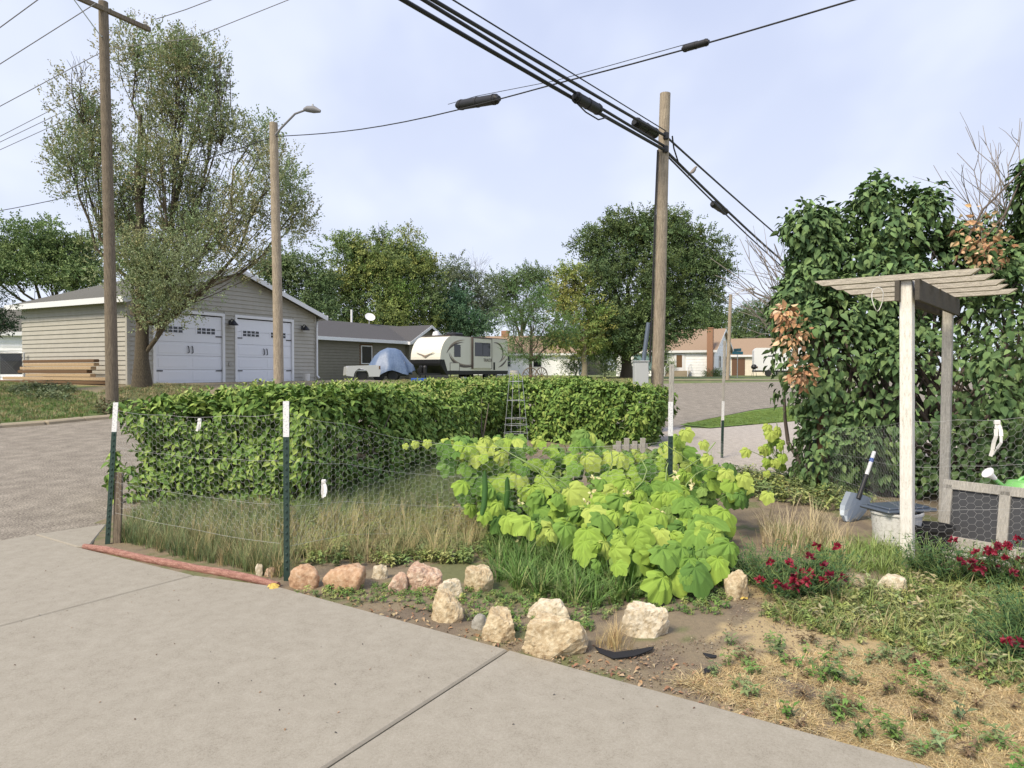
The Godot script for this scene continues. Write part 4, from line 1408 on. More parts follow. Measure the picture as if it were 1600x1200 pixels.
func in_px(poly):   # a sampler of ground points inside an outline given on the picture's ground
	var g = flat2(poly.map(func(v): return on_land(v[0], v[1])))
	var lo = Vector2(1e9, 1e9)
	var hi = -lo
	for p in g:
		lo = lo.min(p)
		hi = hi.max(p)
	var pv := PackedVector2Array(g)
	return func():
		var p = Vector2(R(lo.x, hi.x), R(lo.y, hi.y))
		return p if Geometry2D.is_point_in_polygon(p, pv) else null
func ground_cover():
	var green = [Color(0.16, 0.22, 0.085), Color(0.20, 0.26, 0.11), Color(0.24, 0.29, 0.13), Color(0.14, 0.19, 0.09)]
	var dry = [Color(0.42, 0.34, 0.18), Color(0.36, 0.29, 0.15), Color(0.48, 0.40, 0.24)]
	var lush = [Color(0.11, 0.21, 0.05), Color(0.15, 0.26, 0.065), Color(0.18, 0.29, 0.08)]
	var weed = [Color(0.20, 0.27, 0.09), Color(0.27, 0.33, 0.10), Color(0.16, 0.22, 0.08), Color(0.36, 0.38, 0.14)]
	meadow("tall_grass", "tall grey green grass behind the reddish timber", "grass", M.tuft_tall, M.leaf, green + [dry[0]], 2300, in_px([[182, 846], [300, 878], [440, 905], [455, 840], [450, 800], [300, 802], [210, 812]]), 0.32, 0.66, 601)
	meadow("hedge_foot_grass", "short grass at the foot of the near hedge end", "grass", M.tuft_tall, M.leaf, green + [Color(0.12, 0.17, 0.07)], 900, in_px([[205, 815], [450, 805], [500, 770], [300, 772], [225, 784]]), 0.22, 0.42, 630)
	meadow("long_grass", "long grass along the foot of the hedge", "grass", M.tuft_tall, M.leaf, green + [Color(0.2, 0.23, 0.11)], 1700, in_px([[455, 825], [700, 815], [735, 760], [690, 720], [560, 745], [470, 775]]), 0.35, 0.72, 602)
	meadow("dry_grass", "dry straw grass between the timber and the rocks", "grass", M.tuft_tall, M.dry, [dry[0], Color(0.32, 0.33, 0.15), Color(0.40, 0.37, 0.19)], 900, in_px([[200, 846], [440, 908], [470, 880], [700, 882], [760, 860], [740, 815], [560, 815], [420, 840]]), 0.4, 0.85, 603)
	meadow("weeds", "light green leafy weeds between the rocks and the hedge", "weeds", M.weed_a, M.leaf, weed, 900, in_px([[455, 885], [620, 890], [770, 880], [770, 830], [730, 800], [470, 812]]), 0.6, 1.5, 604)
	meadow("foxtail_grass", "lush green grass under the cucumber vine", "grass", M.tuft_wide, M.leaf, lush + [Color(0.26, 0.31, 0.12), Color(0.1, 0.17, 0.05)], 420, in_px([[765, 905], [830, 935], [930, 955], [1000, 940], [960, 905], [900, 870], [830, 835], [770, 840]]), 0.5, 1.0, 605)
	meadow("foxtail_grass", "low lush grass below the right end of the cucumber vine", "grass", M.tuft_wide, M.leaf, lush, 220, in_px([[960, 945], [1110, 925], [1160, 905], [1060, 890], [980, 910]]), 0.3, 0.65, 625)
	meadow("low_weeds", "low green weeds around the rocks", "weeds", M.weed_a, M.leaf, weed + lush, 700, in_px([[440, 928], [640, 955], [760, 985], [900, 1010], [960, 960], [1130, 965], [1150, 930], [1000, 920], [800, 930], [600, 915]]), 0.3, 0.8, 606)
	meadow("flower_bed_weeds", "mixed leafy weeds in front of the red flowers", "weeds", M.weed_b, M.leaf, weed + [Color(0.3, 0.33, 0.15), Color(0.4, 0.36, 0.2)], 330, in_px([[1150, 950], [1300, 985], [1420, 1005], [1500, 1040], [1640, 1080], [1640, 930], [1450, 900], [1300, 930]]), 0.3, 0.85, 607)
	meadow("rough_grass", "rough grass mixed with the weeds before the red flowers", "grass", M.tuft_wide, M.leaf, weed + [Color(0.42, 0.36, 0.2)], 520, in_px([[1180, 965], [1300, 1000], [1420, 1020], [1640, 1100], [1640, 930], [1450, 900], [1300, 930]]), 0.25, 0.6, 627)
	meadow("fine_weeds", "fine leaved ground weeds before the red flowers", "weeds", M.weed_a, M.leaf, weed, 900, in_px([[1180, 965], [1300, 1000], [1420, 1020], [1640, 1110], [1640, 930], [1450, 900], [1300, 930]]), 0.4, 1.0, 628)
	meadow("path_grass", "pale green grass tufts beside the arbor post", "grass", M.tuft_wide, M.leaf, [Color(0.2, 0.29, 0.08), Color(0.27, 0.34, 0.12)], 200, in_px([[1290, 895], [1420, 905], [1430, 875], [1380, 850], [1280, 860], [1190, 830]]), 0.3, 0.75, 608)
	meadow("dry_stalks", "pale dry stalks left of the arbor", "grass", M.tuft_tall, M.dry, [Color(0.55, 0.46, 0.28), Color(0.48, 0.40, 0.24)], 55, in_px([[1195, 870], [1330, 880], [1330, 845], [1200, 835]]), 0.7, 1.2, 609)
	meadow("trellis_weeds", "leafy weeds along the foot of the lilac", "weeds", M.weed_b, M.leaf, weed + green, 420, in_px([[1130, 775], [1290, 800], [1370, 800], [1330, 770], [1200, 745], [1060, 740]]), 0.6, 1.3, 610)
	meadow("lawn_weeds", "scattered green weeds on the dry thatch", "weeds", M.weed_b, M.leaf, lush + green + [Color(0.2, 0.14, 0.08)], 170, in_px([[1100, 1060], [1240, 1140], [1420, 1190], [1640, 1230], [1640, 1060], [1450, 1030], [1250, 1000], [1130, 1010]]), 0.25, 0.75, 611)
	meadow("straw_thatch", "dry golden thatch on the bare ground right of the driveway", "straw", M.straw, M.dry, [Color(0.60, 0.46, 0.24), Color(0.52, 0.40, 0.2), Color(0.66, 0.54, 0.31), Color(0.42, 0.32, 0.17)], 6500, in_px([[1060, 1070], [1180, 1040], [1300, 1020], [1420, 1030], [1640, 1075], [1760, 1300], [1520, 1240], [1420, 1190], [1250, 1140]]), 0.5, 1.3, 612, 0.006)
	meadow("leaf_litter", "brown leaf litter along the driveway edge", "leaf litter", M.hedge_leaf, M.dry, [Color(0.27, 0.15, 0.09), Color(0.36, 0.23, 0.13), Color(0.22, 0.15, 0.1), Color(0.44, 0.33, 0.2)], 420, in_px([[440, 924], [560, 958], [795, 1018], [1000, 1075], [1240, 1148], [1300, 1120], [1050, 1030], [800, 985], [640, 950], [520, 930]]), 0.12, 0.42, 613, 0.016)
	meadow("drive_debris", "specks of leaf debris on the concrete", "leaf litter", M.hedge_leaf, M.dry, [Color(0.14, 0.09, 0.06), Color(0.3, 0.2, 0.12), Color(0.09, 0.08, 0.07)], 90, in_px([[20, 860], [430, 925], [780, 1020], [1150, 1130], [500, 1190], [20, 1100]]), 0.05, 0.17, 614, 0.026)
	meadow("soil_crumbs", "crumbs of soil and gravel on the bare path", "gravel", M.crumb, M.crumb_m, [Color(0.26, 0.21, 0.15), Color(0.34, 0.28, 0.21), Color(0.18, 0.13, 0.09)], 3800, in_px([[700, 985], [900, 1050], [1100, 1100], [1300, 1010], [1330, 880], [1200, 820], [1130, 990], [950, 1020]]), 0.2, 0.75, 615, 0.008)
	meadow("hay_tuft", "tuft of dry hay behind the black cloth strip", "grass", M.tuft_tall, M.dry, [Color(0.55, 0.42, 0.22)], 26, in_px([[928, 1018], [985, 1022], [975, 1000], [940, 1002]]), 0.25, 0.5, 616)
	# turf that can be told apart across the street
	meadow("bank_grass", "patchy green grass on the bank across the street", "grass", M.tuft_short, M.leaf, green + lush + dry, 5200, in_px([[-60, 664], [120, 652], [162, 644], [150, 615], [60, 603], [-60, 596]]), 0.7, 1.6, 617)
	meadow("bank_weeds", "grey green weeds on the bank before the garage", "weeds", M.weed_b, M.leaf, [Color(0.17, 0.22, 0.12), Color(0.22, 0.26, 0.14)], 150, in_px([[40, 625], [110, 632], [120, 610], [60, 605], [0, 612]]), 0.8, 1.9, 618)
	meadow("pole_weeds", "tall weeds at the foot of the near utility pole", "weeds", M.weed_b, M.leaf, [Color(0.14, 0.18, 0.09), Color(0.3, 0.25, 0.14)], 60, in_px([[150, 648], [205, 650], [208, 632], [160, 630]]), 0.8, 2.0, 619)
	meadow("yard_grass", "thin dry grass on the dirt before the garage", "grass", M.tuft_short, M.leaf, dry + green, 2600, in_px([[170, 648], [240, 646], [330, 606], [250, 601], [160, 612]]), 0.7, 1.7, 629)
	meadow("verge_grass", "bright green mown grass beside the gravel drive", "grass", M.tuft_short, M.leaf, [Color(0.20, 0.28, 0.07), Color(0.24, 0.32, 0.09), Color(0.17, 0.24, 0.07)], 5200, in_px([[1070, 663], [1180, 643], [1290, 631], [1290, 654], [1200, 662], [1110, 668]]), 0.35, 0.75, 620)
	meadow("park_grass", "sunlit lawn with dry patches beyond the hedge", "grass", M.tuft_short, M.leaf, green + dry + [Color(0.26, 0.27, 0.10)], 9000, in_px([[600, 600], [1000, 606], [1000, 590], [800, 588], [600, 590]]), 0.8, 1.6, 621)
	for q in [["yellowed leaf at the end of the timber", 424, 923, 0.5], ["yellow leaf on the soil under the vine", 1152, 936, 0.55]]:
		var o = put("fallen_leaf", cucumber_leaf(0.16, 7), M.yellow_leaf)
		o.position = on_land(q[1], q[2]) + V(0, 0.045, 0)
		o.rotation = V(0.2, 1.0, 0.15)
		o.scale = Vector3.ONE * q[3]
		tag(o, q[0], "leaf", "fallen yellow leaves")

# ---------------------------------------------------------------- buildings (x along the front wall, z out of it)
func boards(parent, x0, x1, y0, y1, row, holes, m, xf, rake = null, called = "siding_board"):
	# overlapping boards between the openings; rake: function giving the height limit at x
	var y = y0
	while y < y1 - 0.02:
		var ye = minf(y + row, y1)
		var cuts = [[x0, x1]]
		for h in holes:
			if y + 0.01 >= h[3] or ye <= h[2] + 0.01: continue
			var nx = []
			for c in cuts:
				if h[1] <= c[0] or h[0] >= c[1]: nx.append(c)
				else:
					if h[0] - c[0] > 0.02: nx.append([c[0], h[0]])
					if c[1] - h[1] > 0.02: nx.append([h[1], c[1]])
			cuts = nx
		for c in cuts:
			var a = c[0]; var b = c[1]; var a2 = a; var b2 = b
			if rake != null:
				var lo = rake.call(y + 0.004); var hi = rake.call(ye)
				a = maxf(a, lo[0]); b = minf(b, lo[1]); a2 = maxf(a2, hi[0]); b2 = minf(b2, hi[1])
				if b - a < 0.05 or b2 - a2 < 0.0: continue
			var st = S()
			var P = [V(a, y + 0.010, 0.045), V(b, y + 0.010, 0.045), V(b2, ye + 0.006, 0.012), V(a2, ye + 0.006, 0.012)]
			face(st, P[0], P[1], P[2], P[3], V(0, 0, 1))
			face(st, V(a, y + 0.004, 0), V(b, y + 0.004, 0), P[1], P[0], V(0, -1, 0))
			face(st, V(a, y + 0.004, 0), P[0], P[3], V(a2, ye, 0), V(-1, 0, 0))
			face(st, V(b, y + 0.004, 0), P[1], P[2], V(b2, ye, 0), V(1, 0, 0))
			var o = put(called, st, m, parent)
			o.transform = xf
		y += row
func gable_roof(t, w, dp, eave, rise, over, along_x, roof, trim, thick = 0.1):
	# over the box x 0..w, z -dp..0
	var sw = dp if along_x else w
	var ln = w if along_x else dp
	var half = sw * 0.5
	var slope = rise / half
	var prof = func(s): # outline of one slope, seen along the ridge
		var e = half + over
		return [Vector2(0, eave + rise + 0.02), Vector2(s * e, eave - slope * over + 0.02), Vector2(s * e, eave - slope * over + 0.02 + thick), Vector2(0, eave + rise + 0.02 + thick)]
	var r_ = t
	for s in [-1, 1]:
		var st = S()
		var xf
		if along_x: xf = Transform3D(Basis(V(0, 0, 1), Vector3.UP, V(-1, 0, 0)), V(w + over, 0, -half))
		else: xf = Transform3D(Basis.IDENTITY, V(half, 0, -dp - over))
		prism(st, prof.call(s), 0.0, ln + 2.0 * over, xf)
		put("roof", st, roof, r_)
		# fascia along the eave
		st = S()
		var ey = eave - slope * over + 0.02
		var fx = s * (half + over + 0.012)
		box(st, xf * V(fx, ey + thick * 0.5 - 0.03, ln * 0.5 + over), (xf.basis * V(0.022, thick + 0.12, ln + 2.0 * over + 0.04)).abs(), Basis.IDENTITY, 0.004)
		put("fascia", st, trim, r_)
		for g in [-0.012, ln + 2.0 * over + 0.012]:
			st = S()
			bar(st, xf * V(0, eave + rise + 0.0, g), xf * V(s * (half + over), ey - 0.02, g), 0.024, thick + 0.1, 0.003, xf.basis * V(-s * slope, 1, 0).normalized())
			put("rake_board", st, trim, r_)
func shell(t, w, dp, eave, rise, along_x, m):
	var st = S()
	box(st, V(w * 0.5, eave * 0.5 - 0.2, -dp * 0.5), V(w, eave + 0.4, dp))
	if rise > 0.0:
		if along_x: prism(st, [Vector2(-dp * 0.5, eave), Vector2(dp * 0.5, eave), Vector2(0, eave + rise)], 0.0, w, Transform3D(Basis(V(0, 0, 1), Vector3.UP, V(-1, 0, 0)), V(w, 0, -dp * 0.5)))
		else: prism(st, [Vector2(0, eave), Vector2(w, eave), Vector2(w * 0.5, eave + rise)], -dp, 0.0)
	put("wall", st, m, t)
func pane_window(t, c, w, h, nx, ny, m_frame = null):   # a framed window on the wall z = c.z
	var fr = S()
	for s in [-1, 1]:
		box(fr, c + V(s * (w * 0.5 + 0.03), 0, 0.03), V(0.07, h + 0.14, 0.05), Basis.IDENTITY, 0.004)
		box(fr, c + V(0, s * (h * 0.5 + 0.035), 0.032), V(w + 0.02, 0.07, 0.05), Basis.IDENTITY, 0.004)
	for i in range(1, nx): box(fr, c + V(-w * 0.5 + w * i / nx, 0, 0.02), V(0.04, h, 0.025))
	for i in range(1, ny): box(fr, c + V(0, -h * 0.5 + h * i / ny, 0.022), V(w, 0.04, 0.025))
	var o = put("window", fr, M.white_trim if m_frame == null else m_frame, t)
	for i in nx:
		for j in ny: put("pane", boxed(c + V(-w * 0.5 + w * (i + 0.5) / nx, -h * 0.5 + h * (j + 0.5) / ny, 0.008), V(w / nx - 0.005, h / ny - 0.005, 0.008)), M.dark_glass, o)

func garage_door(t, x0, w, h, label):
	var d = Node3D.new()
	d.name = "garage_door"
	t.add_child(d, true)
	d.position = V(x0, 0, 0.0)
	d.set_meta("label", label)
	var rows = 5
	var rh = h / rows
	for i in rows:
		var st = S()
		box(st, V(w * 0.5, rh * (i + 0.5), -0.03), V(w - 0.01, rh - 0.008, 0.04), Basis.IDENTITY, 0.004)
		put("section", st, M.door_white, d)
		if i == rows - 1: continue
		if i == 3: continue
		for k in 2:
			st = S()
			var cx = w * (0.25 + 0.5 * k)
			box(st, V(cx, rh * (i + 0.5), -0.008), V(w * 0.42, rh * 0.66, 0.012), Basis.IDENTITY, 0.010)
			put("raised_panel", st, M.door_white, d)
	for k in 2:
		var c = V(w * (0.25 + 0.5 * k), h * 0.775, -0.006)
		var st = S()
		box(st, c, V(w * 0.33, 0.30, 0.014), Basis.IDENTITY, 0.004)
		put("window_frame", st, M.door_white, d)
		for i in 4:
			for j in 2: put("pane", boxed(c + V((i - 1.5) * w * 0.073, (j - 0.5) * 0.125, 0.008), V(w * 0.06, 0.10, 0.006)), M.dark_glass, d)
		var hx = 0.12 if k == 0 else w - 0.12
		for yy in [h * 0.18, h * 0.70]:
			st = S()
			prism(st, [Vector2(hx - 0.17, yy - 0.022), Vector2(hx + 0.17, yy - 0.022), Vector2(hx + 0.17, yy + 0.022), Vector2(hx - 0.17, yy + 0.022)], -0.004, 0.012)
			put("hinge_strap", st, M.black, d)
		st = S()
		var bx = w * 0.5 + (k - 0.5) * 0.17
		tube(st, [V(bx, h * 0.44, 0), V(bx + 0.01, h * 0.45, 0.05), V(bx, h * 0.49, 0.05), V(bx - 0.01, h * 0.53, 0.05), V(bx, h * 0.54, 0)], 0.018, 6)
		put("pull_handle", st, M.black, d)
	for s in [[V(-0.06, h * 0.5 + 0.02, 0.02), V(0.12, h + 0.04, 0.09)], [V(w + 0.06, h * 0.5 + 0.02, 0.02), V(0.12, h + 0.04, 0.09)], [V(w * 0.5, h + 0.1, 0.022), V(w + 0.24, 0.12, 0.095)]]:
		put("trim_board", boxed(s[0], s[1], 0.006), M.white_trim, d)
func barn_lamp(t, p):
	var o = Node3D.new()
	o.name = "wall_lamp"
	t.add_child(o, true)
	o.position = p
	put("mount", boxed(V(0, 0.02, 0.035), V(0.12, 0.18, 0.03), 0.01), M.black, o)
	var st = S()
	tube(st, [V(0, 0.05, 0.04), V(0, 0.16, 0.12), V(0, 0.14, 0.22), V(0, 0.08, 0.25)], 0.016, 6)
	put("arm", st, M.black, o)
	st = S()
	lathe(st, [Vector2(0.04, 0.1), Vector2(0.07, 0.06), Vector2(0.19, -0.09), Vector2(0.185, -0.095), Vector2(0.06, 0.05), Vector2(0.0, 0.09)], 18, Transform3D(Basis.IDENTITY, V(0, 0, 0.25)))
	put("shade", st, M.black, o)

func garage():
	var o0 = at(200, 597, 24.7)
	o0.y = 1.12
	var t = thing("garage", "beige two-door garage with gabled front and white carriage doors", "garage", o0, 1.0816)
	var w = 9.2; var dp = 6.7; var eave = 3.06; var rise = 1.5
	var holes = [[0.94, 4.1, -1.0, 2.74], [4.59, 7.84, -1.0, 2.74]]
	var st = S()
	# hollow core: walls behind the boards, set back at the doors
	for q in [[V(0.47, 1.3, -0.06), V(0.94, 3.5, 0.12)], [V(4.345, 1.3, -0.06), V(0.49, 3.5, 0.12)], [V(8.52, 1.3, -0.06), V(1.36, 3.5, 0.12)], [V(4.6, 2.9, -0.061), V(9.19, 0.32, 0.118)], [V(0.06, 1.3, -3.41), V(0.12, 3.5, 6.58)], [V(9.14, 1.3, -3.41), V(0.12, 3.5, 6.58)], [V(4.6, 1.3, -6.64), V(8.96, 3.5, 0.12)]]: box(st, q[0], q[1])
	prism(st, [Vector2(0, eave), Vector2(w, eave), Vector2(w * 0.5, eave + rise)], -0.12, 0.0)
	prism(st, [Vector2(0, eave), Vector2(w, eave), Vector2(w * 0.5, eave + rise)], -dp, -dp + 0.12)
	put("wall", st, M.siding, t)
	put("floor_slab", boxed(V(w * 0.5, -0.32, -dp * 0.5 + 0.1), V(w + 0.1, 0.6, dp + 0.6), 0.01), M.concrete_pale, t)
	var rake = func(y): return [0.0, w] if y <= eave else [w * 0.5 * (y - eave) / rise, w - w * 0.5 * (y - eave) / rise]
	boards(t, 0.0, w, 0.0, eave + rise, 0.17, holes, M.siding, Transform3D(Basis.IDENTITY, V(0, 0, 0.0)), rake)
	boards(t, 0.0, dp, -0.35, eave, 0.17, [], M.siding, Transform3D(Basis(V(0, 0, 1), Vector3.UP, V(-1, 0, 0)), V(0, 0, -dp)))
	for q in [[V(0.0, 1.35, 0.0), V(0.12, 3.4, 0.10)], [V(w, 1.35, 0.0), V(0.12, 3.4, 0.10)]]: put("corner_board", boxed(q[0], q[1], 0.006), M.siding, t)
	garage_door(t, 1.06, 2.92, 2.62, "white carriage door partly behind the elm")
	garage_door(t, 4.71, 3.01, 2.62, "white carriage door crossed by the lamp pole")
	barn_lamp(t, V(4.34, 2.42, 0.03))
	barn_lamp(t, V(8.35, 2.42, 0.03))
	st = S()
	tube(st, [V(4.34, 0.75, 0.03), V(4.34, 0.75, 0.07)], 0.09, 12)
	put("round_vent", st, M.grey_wood, t)
	gable_roof(t, w, dp, eave, rise, 0.42, false, M.shingle_grey, M.white_trim, 0.09)
	st = S()
	tube(st, [V(w + 0.42, 2.95, -0.25), V(w + 0.3, 2.82, -0.1), V(w + 0.1, 2.72, 0.06), V(w + 0.04, 2.5, 0.1), V(w + 0.04, 0.25, 0.1), V(w + 0.04, 0.12, 0.24)], 0.05, 8)
	put("downspout", st, M.white_trim, t)
	st = S()
	lathe(st, [Vector2(0, 0), Vector2(0.13, 0), Vector2(0.15, 0.36), Vector2(0.16, 0.37), Vector2(0.14, 0.37), Vector2(0.12, 0.03), Vector2(0, 0.03)], 18)
	var bk = put("paint_bucket", st, M.scuffed_white)
	tag(bk, "white bucket standing right of the garage doors", "bucket").position = t.transform * V(8.22, -0.02, 0.45)
	# stacked lumber by the left wall
	var xf = t.transform * Transform3D(Basis(V(0, 0, -1), Vector3.UP, V(1, 0, 0)), V(-0.55, 0, 0))
	rng.seed = 71
	var n = 0
	for lay in 9:
		for k in (2 if lay < 4 else 1):
			st = S()
			var L = 6.9 - R(0, 0.4) if lay < 4 else 4.7 - R(0, 0.5)
			box(st, V(0, 0, 0), V(L, 0.108, 0.2), Basis.IDENTITY, 0.008)
			var o = put("lumber_plank", st, [M.lumber, M.brown_wood, M.lumber][(lay * 2 + k) % 3])
			o.transform = xf * Transform3D(Basis(Vector3.UP, R(-0.03, 0.03)), V((0.2 if lay < 4 else 1.0) + 0.5 * L + R(-0.35, 0.25), -0.2 + 0.128 * lay, 0.22 * k - 0.1))
			var ord = ["lowest", "second", "third", "fourth", "fifth", "sixth", "seventh", "eighth", "topmost"][lay]
			tag(o, ("%s long plank of the lumber stack, on the %s side" % [ord, "street" if k == 0 else "wall"]) if lay < 4 else ("%s layer short plank on top of the lumber stack" % ord), "plank", "planks of the lumber stack")
			n += 1

func house_taupe():
	var o0 = at(476, 590, 43.5)
	o0.y = land(o0.x, o0.z) + 0.05
	var t = thing("taupe_house", "long taupe house with dark shingle roof behind the travel trailer", "house", o0, 1.05)
	var w = 15.5; var dp = 8.0; var eave = 2.8
	shell(t, w, dp, eave, 1.35, true, M.siding_dark)
	boards(t, 0.0, w, -0.3, eave, 0.19, [[5.0, 6.3, 1.0, 2.4]], M.siding_dark, Transform3D.IDENTITY)
	gable_roof(t, w, dp, eave, 1.35, 0.5, true, M.shingle_dark, M.white_trim, 0.1)
	pane_window(t, V(5.65, 1.7, 0.03), 1.0, 1.15, 1, 1)
	put("window_trim", boxed(V(5.65, 1.7, 0.012), V(1.4, 1.5, 0.05), 0.01), M.brown_wood, t)
	# cross gable towards the street
	var g = Node3D.new()
	g.name = "gable_wing"
	t.add_child(g, true)
	g.position = V(10.0, 0, 0.35)
	shell(g, 4.6, 5.5, eave, 1.2, false, M.siding_dark)
	gable_roof(g, 4.6, 5.5, eave, 1.2, 0.4, false, M.shingle_dark, M.white_trim, 0.1)
	put("vent_pipe", rod(V(9.2, 3.4, -4.6), V(9.2, 5.3, -4.6), 0.08), M.white_trim, t)
	var st = S()
	lathe(st, [Vector2(0, 0), Vector2(0.2, 0.02), Vector2(0.38, 0.09), Vector2(0.4, 0.1), Vector2(0.2, 0.04), Vector2(0, 0.015)], 20, Transform3D(Basis(V(1, 0, 0), 0.9).rotated(V(0, 1, 0), -0.6), V(10.6, 4.75, -4.0)))
	tube(st, [V(10.6, 3.6, -4.1), V(10.6, 4.75, -4.05)], 0.03, 6)
	put("satellite_dish", st, M.white_trim, t)

func travel_trailer():
	var o0 = at(697, 596, 45.5)
	o0.y = land(o0.x, o0.z)
	var t = thing("travel_trailer", "cream travel trailer with curved front and black lower nose", "trailer", o0, 1.02)
	# x runs back along the side facing us; z out of that side; body from z -2.4 to 0
	var L = 7.6; var W = 2.45
	var side = [Vector2(0.15, 0.62), Vector2(L, 0.62), Vector2(L, 2.92), Vector2(L - 0.15, 3.02), Vector2(0.75, 3.02), Vector2(0.5, 2.99), Vector2(0.28, 2.92), Vector2(0.08, 2.81), Vector2(-0.1, 2.67), Vector2(-0.26, 2.5), Vector2(-0.4, 2.29), Vector2(-0.5, 2.08), Vector2(-0.57, 1.86), Vector2(-0.61, 1.62), Vector2(-0.62, 1.4), Vector2(-0.55, 1.1), Vector2(-0.1, 0.7)]
	var st = S()
	prism(st, side, -W, 0.0)
	put("body", st, M.cream_gel, t)
	st = S()
	prism(st, [Vector2(-0.66, 1.45), Vector2(-0.635, 1.2), Vector2(-0.57, 1.05), Vector2(-0.15, 0.66), Vector2(0.05, 0.46), Vector2(0.14, 0.46), Vector2(0.14, 0.7), Vector2(-0.2, 1.45)], -W - 0.012, 0.012)
	prism(st, [Vector2(0.1, 0.46), Vector2(L, 0.46), Vector2(L + 0.01, 0.72), Vector2(0.1, 0.72)], -W - 0.008, 0.008)
	put("black_skirt", st, M.black, t)
	st = S()
	prism(st, [Vector2(0.5, 3.03), Vector2(L, 3.03), Vector2(L, 3.07), Vector2(0.5, 3.07)], -W + 0.05, -0.02)
	put("roof_membrane", st, M.graphic, t)
	var sd = Node3D.new()
	# slide-out and its window
	st = S()
	box(st, V(4.1, 1.95, 0.06), V(2.35, 2.16, 0.12), Basis.IDENTITY, 0.02)
	var so = put("slide_out", st, M.cream_gel, t)
	for q in [[V(2.93, 1.95, 0.066), V(0.09, 2.2, 0.135)], [V(5.27, 1.95, 0.066), V(0.07, 2.2, 0.135)], [V(4.1, 3.0, 0.068), V(2.4, 0.09, 0.137)]]: put("trim", boxed(q[0], q[1], 0.01), M.graphic, so)
	put("window", boxed(V(4.1, 2.2, 0.122), V(1.95, 0.95, 0.02), 0.01), M.dark_glass, so)
	put("window_divider", boxed(V(4.1, 2.2, 0.135), V(0.03, 0.93, 0.01)), M.black, so)
	put("window", boxed(V(1.25, 2.05, 0.008), V(0.72, 0.82, 0.02), 0.01), M.dark_glass, t)
	put("baggage_door", boxed(V(0.95, 0.98, 0.006), V(1.0, 0.5, 0.014), 0.006), M.cream_gel, t)
	for q in [[V(0.95, 1.24, 0.012), V(1.06, 0.025, 0.02)], [V(0.95, 0.72, 0.012), V(1.06, 0.025, 0.02)], [V(0.43, 0.98, 0.012), V(0.025, 0.54, 0.02)], [V(1.47, 0.98, 0.012), V(0.025, 0.54, 0.02)]]: put("door_trim", boxed(q[0], q[1]), M.graphic, t)
	put("vent", boxed(V(5.75, 1.05, 0.008), V(0.22, 0.55, 0.02), 0.008), M.black, t)
	# swoosh graphics
	var swoosh = func(pts, w0, m):
		var s = S()
		for i in pts.size() - 1:
			var a = pts[i]; var b = pts[i + 1]
			var n = (b - a).normalized().orthogonal()
			var wa = w0 * sin(PI * (i + 0.15) / pts.size()); var wb = w0 * sin(PI * (i + 1.0) / pts.size())
			prism(s, [a - n * wa, b - n * wb, b + n * wb, a + n * wa], 0.002, 0.010)
		put("stripe", s, m, t)
	var arc = func(cx, cy, rx, ry, a0, a1):
		var o = []
		for i in 13:
			var a = deg_to_rad(lerpf(a0, a1, i / 12.0))
			o.append(Vector2(cx + rx * cos(a), cy + ry * sin(a)))
		return o
	swoosh.call(arc.call(2.3, 2.0, 2.0, 1.0, 185, 300), 0.09, M.graphic)
	swoosh.call(arc.call(2.3, 2.1, 1.9, 1.0, 190, 290), 0.05, M.graphic_tan)
	swoosh.call(arc.call(2.2, 1.7, 2.1, 1.1, 92, 165), 0.07, M.graphic_tan)
	swoosh.call(arc.call(2.2, 1.6, 2.2, 1.05, 95, 165), 0.06, M.graphic)
	swoosh.call(arc.call(5.9, 2.0, 1.05, 0.75, -65, 100), 0.07, M.graphic)
	swoosh.call(arc.call(5.7, 2.6, 2.2, 1.7, -75, -35), 0.07, M.graphic)
	swoosh.call(arc.call(5.5, 2.9, 2.3, 1.7, -68, -30), 0.05, M.graphic_tan)
	var tx := TextMesh.new()
	tx.text = "TRACER"
	tx.font = SystemFont.new()
	tx.font_size = 32
	tx.pixel_size = 0.0095
	tx.depth = 0.012
	var tm = put("lettering", tx, M.graphic, t)
	tm.position = V(4.75, 1.48, 0.13)
	# emblem on the curved nose
	st = S()
	for k in 2:
		for s in [-1, 1]: prism(st, [Vector2(0, 1.72 - k * 0.1), Vector2(s * (0.75 - k * 0.35), 1.93 - k * 0.12), Vector2(s * (0.55 - k * 0.25), 1.83 - k * 0.1), Vector2(0, 1.66 - k * 0.1)], 0.62, 0.66, Transform3D(Basis(V(0, 0, 1), Vector3.UP, V(-1, 0, 0)), V(0, 0, -W * 0.5)))
	put("nose_emblem", st, M.graphic_tan, t)
	# roof gear
	put("air_conditioner", boxed(V(2.6, 3.2, -1.2), V(1.0, 0.28, 0.8), 0.08), M.black, t)
	st = S()
	lathe(st, [Vector2(0, 0), Vector2(0.25, 0), Vector2(0.27, 0.08), Vector2(0.2, 0.3), Vector2(0, 0.36)], 14, Transform3D(Basis.IDENTITY, V(0.9, 3.03, -1.5)))
	put("antenna_dome", st, M.white_trim, t)
	# hitch, propane tanks and jack
	st = S()
	for s in [-0.6, 0.6]: bar(st, V(0.1, 0.5, -W * 0.5 + s * 1.4), V(-1.3, 0.5, -W * 0.5), 0.08, 0.12)
	put("hitch_frame", st, M.black, t)
	for s in [-0.17, 0.17]:
		st = S()
		lathe(st, [Vector2(0, 0.55), Vector2(0.15, 0.57), Vector2(0.16, 0.95), Vector2(0.1, 1.05), Vector2(0, 1.07)], 14, Transform3D(Basis.IDENTITY, V(-0.85, 0, -W * 0.5 + s)))
		put("propane_tank", st, M.black, t)
	put("jack", rod(V(-1.15, 0, -W * 0.5), V(-1.15, 1.1, -W * 0.5), 0.04), M.black, t)
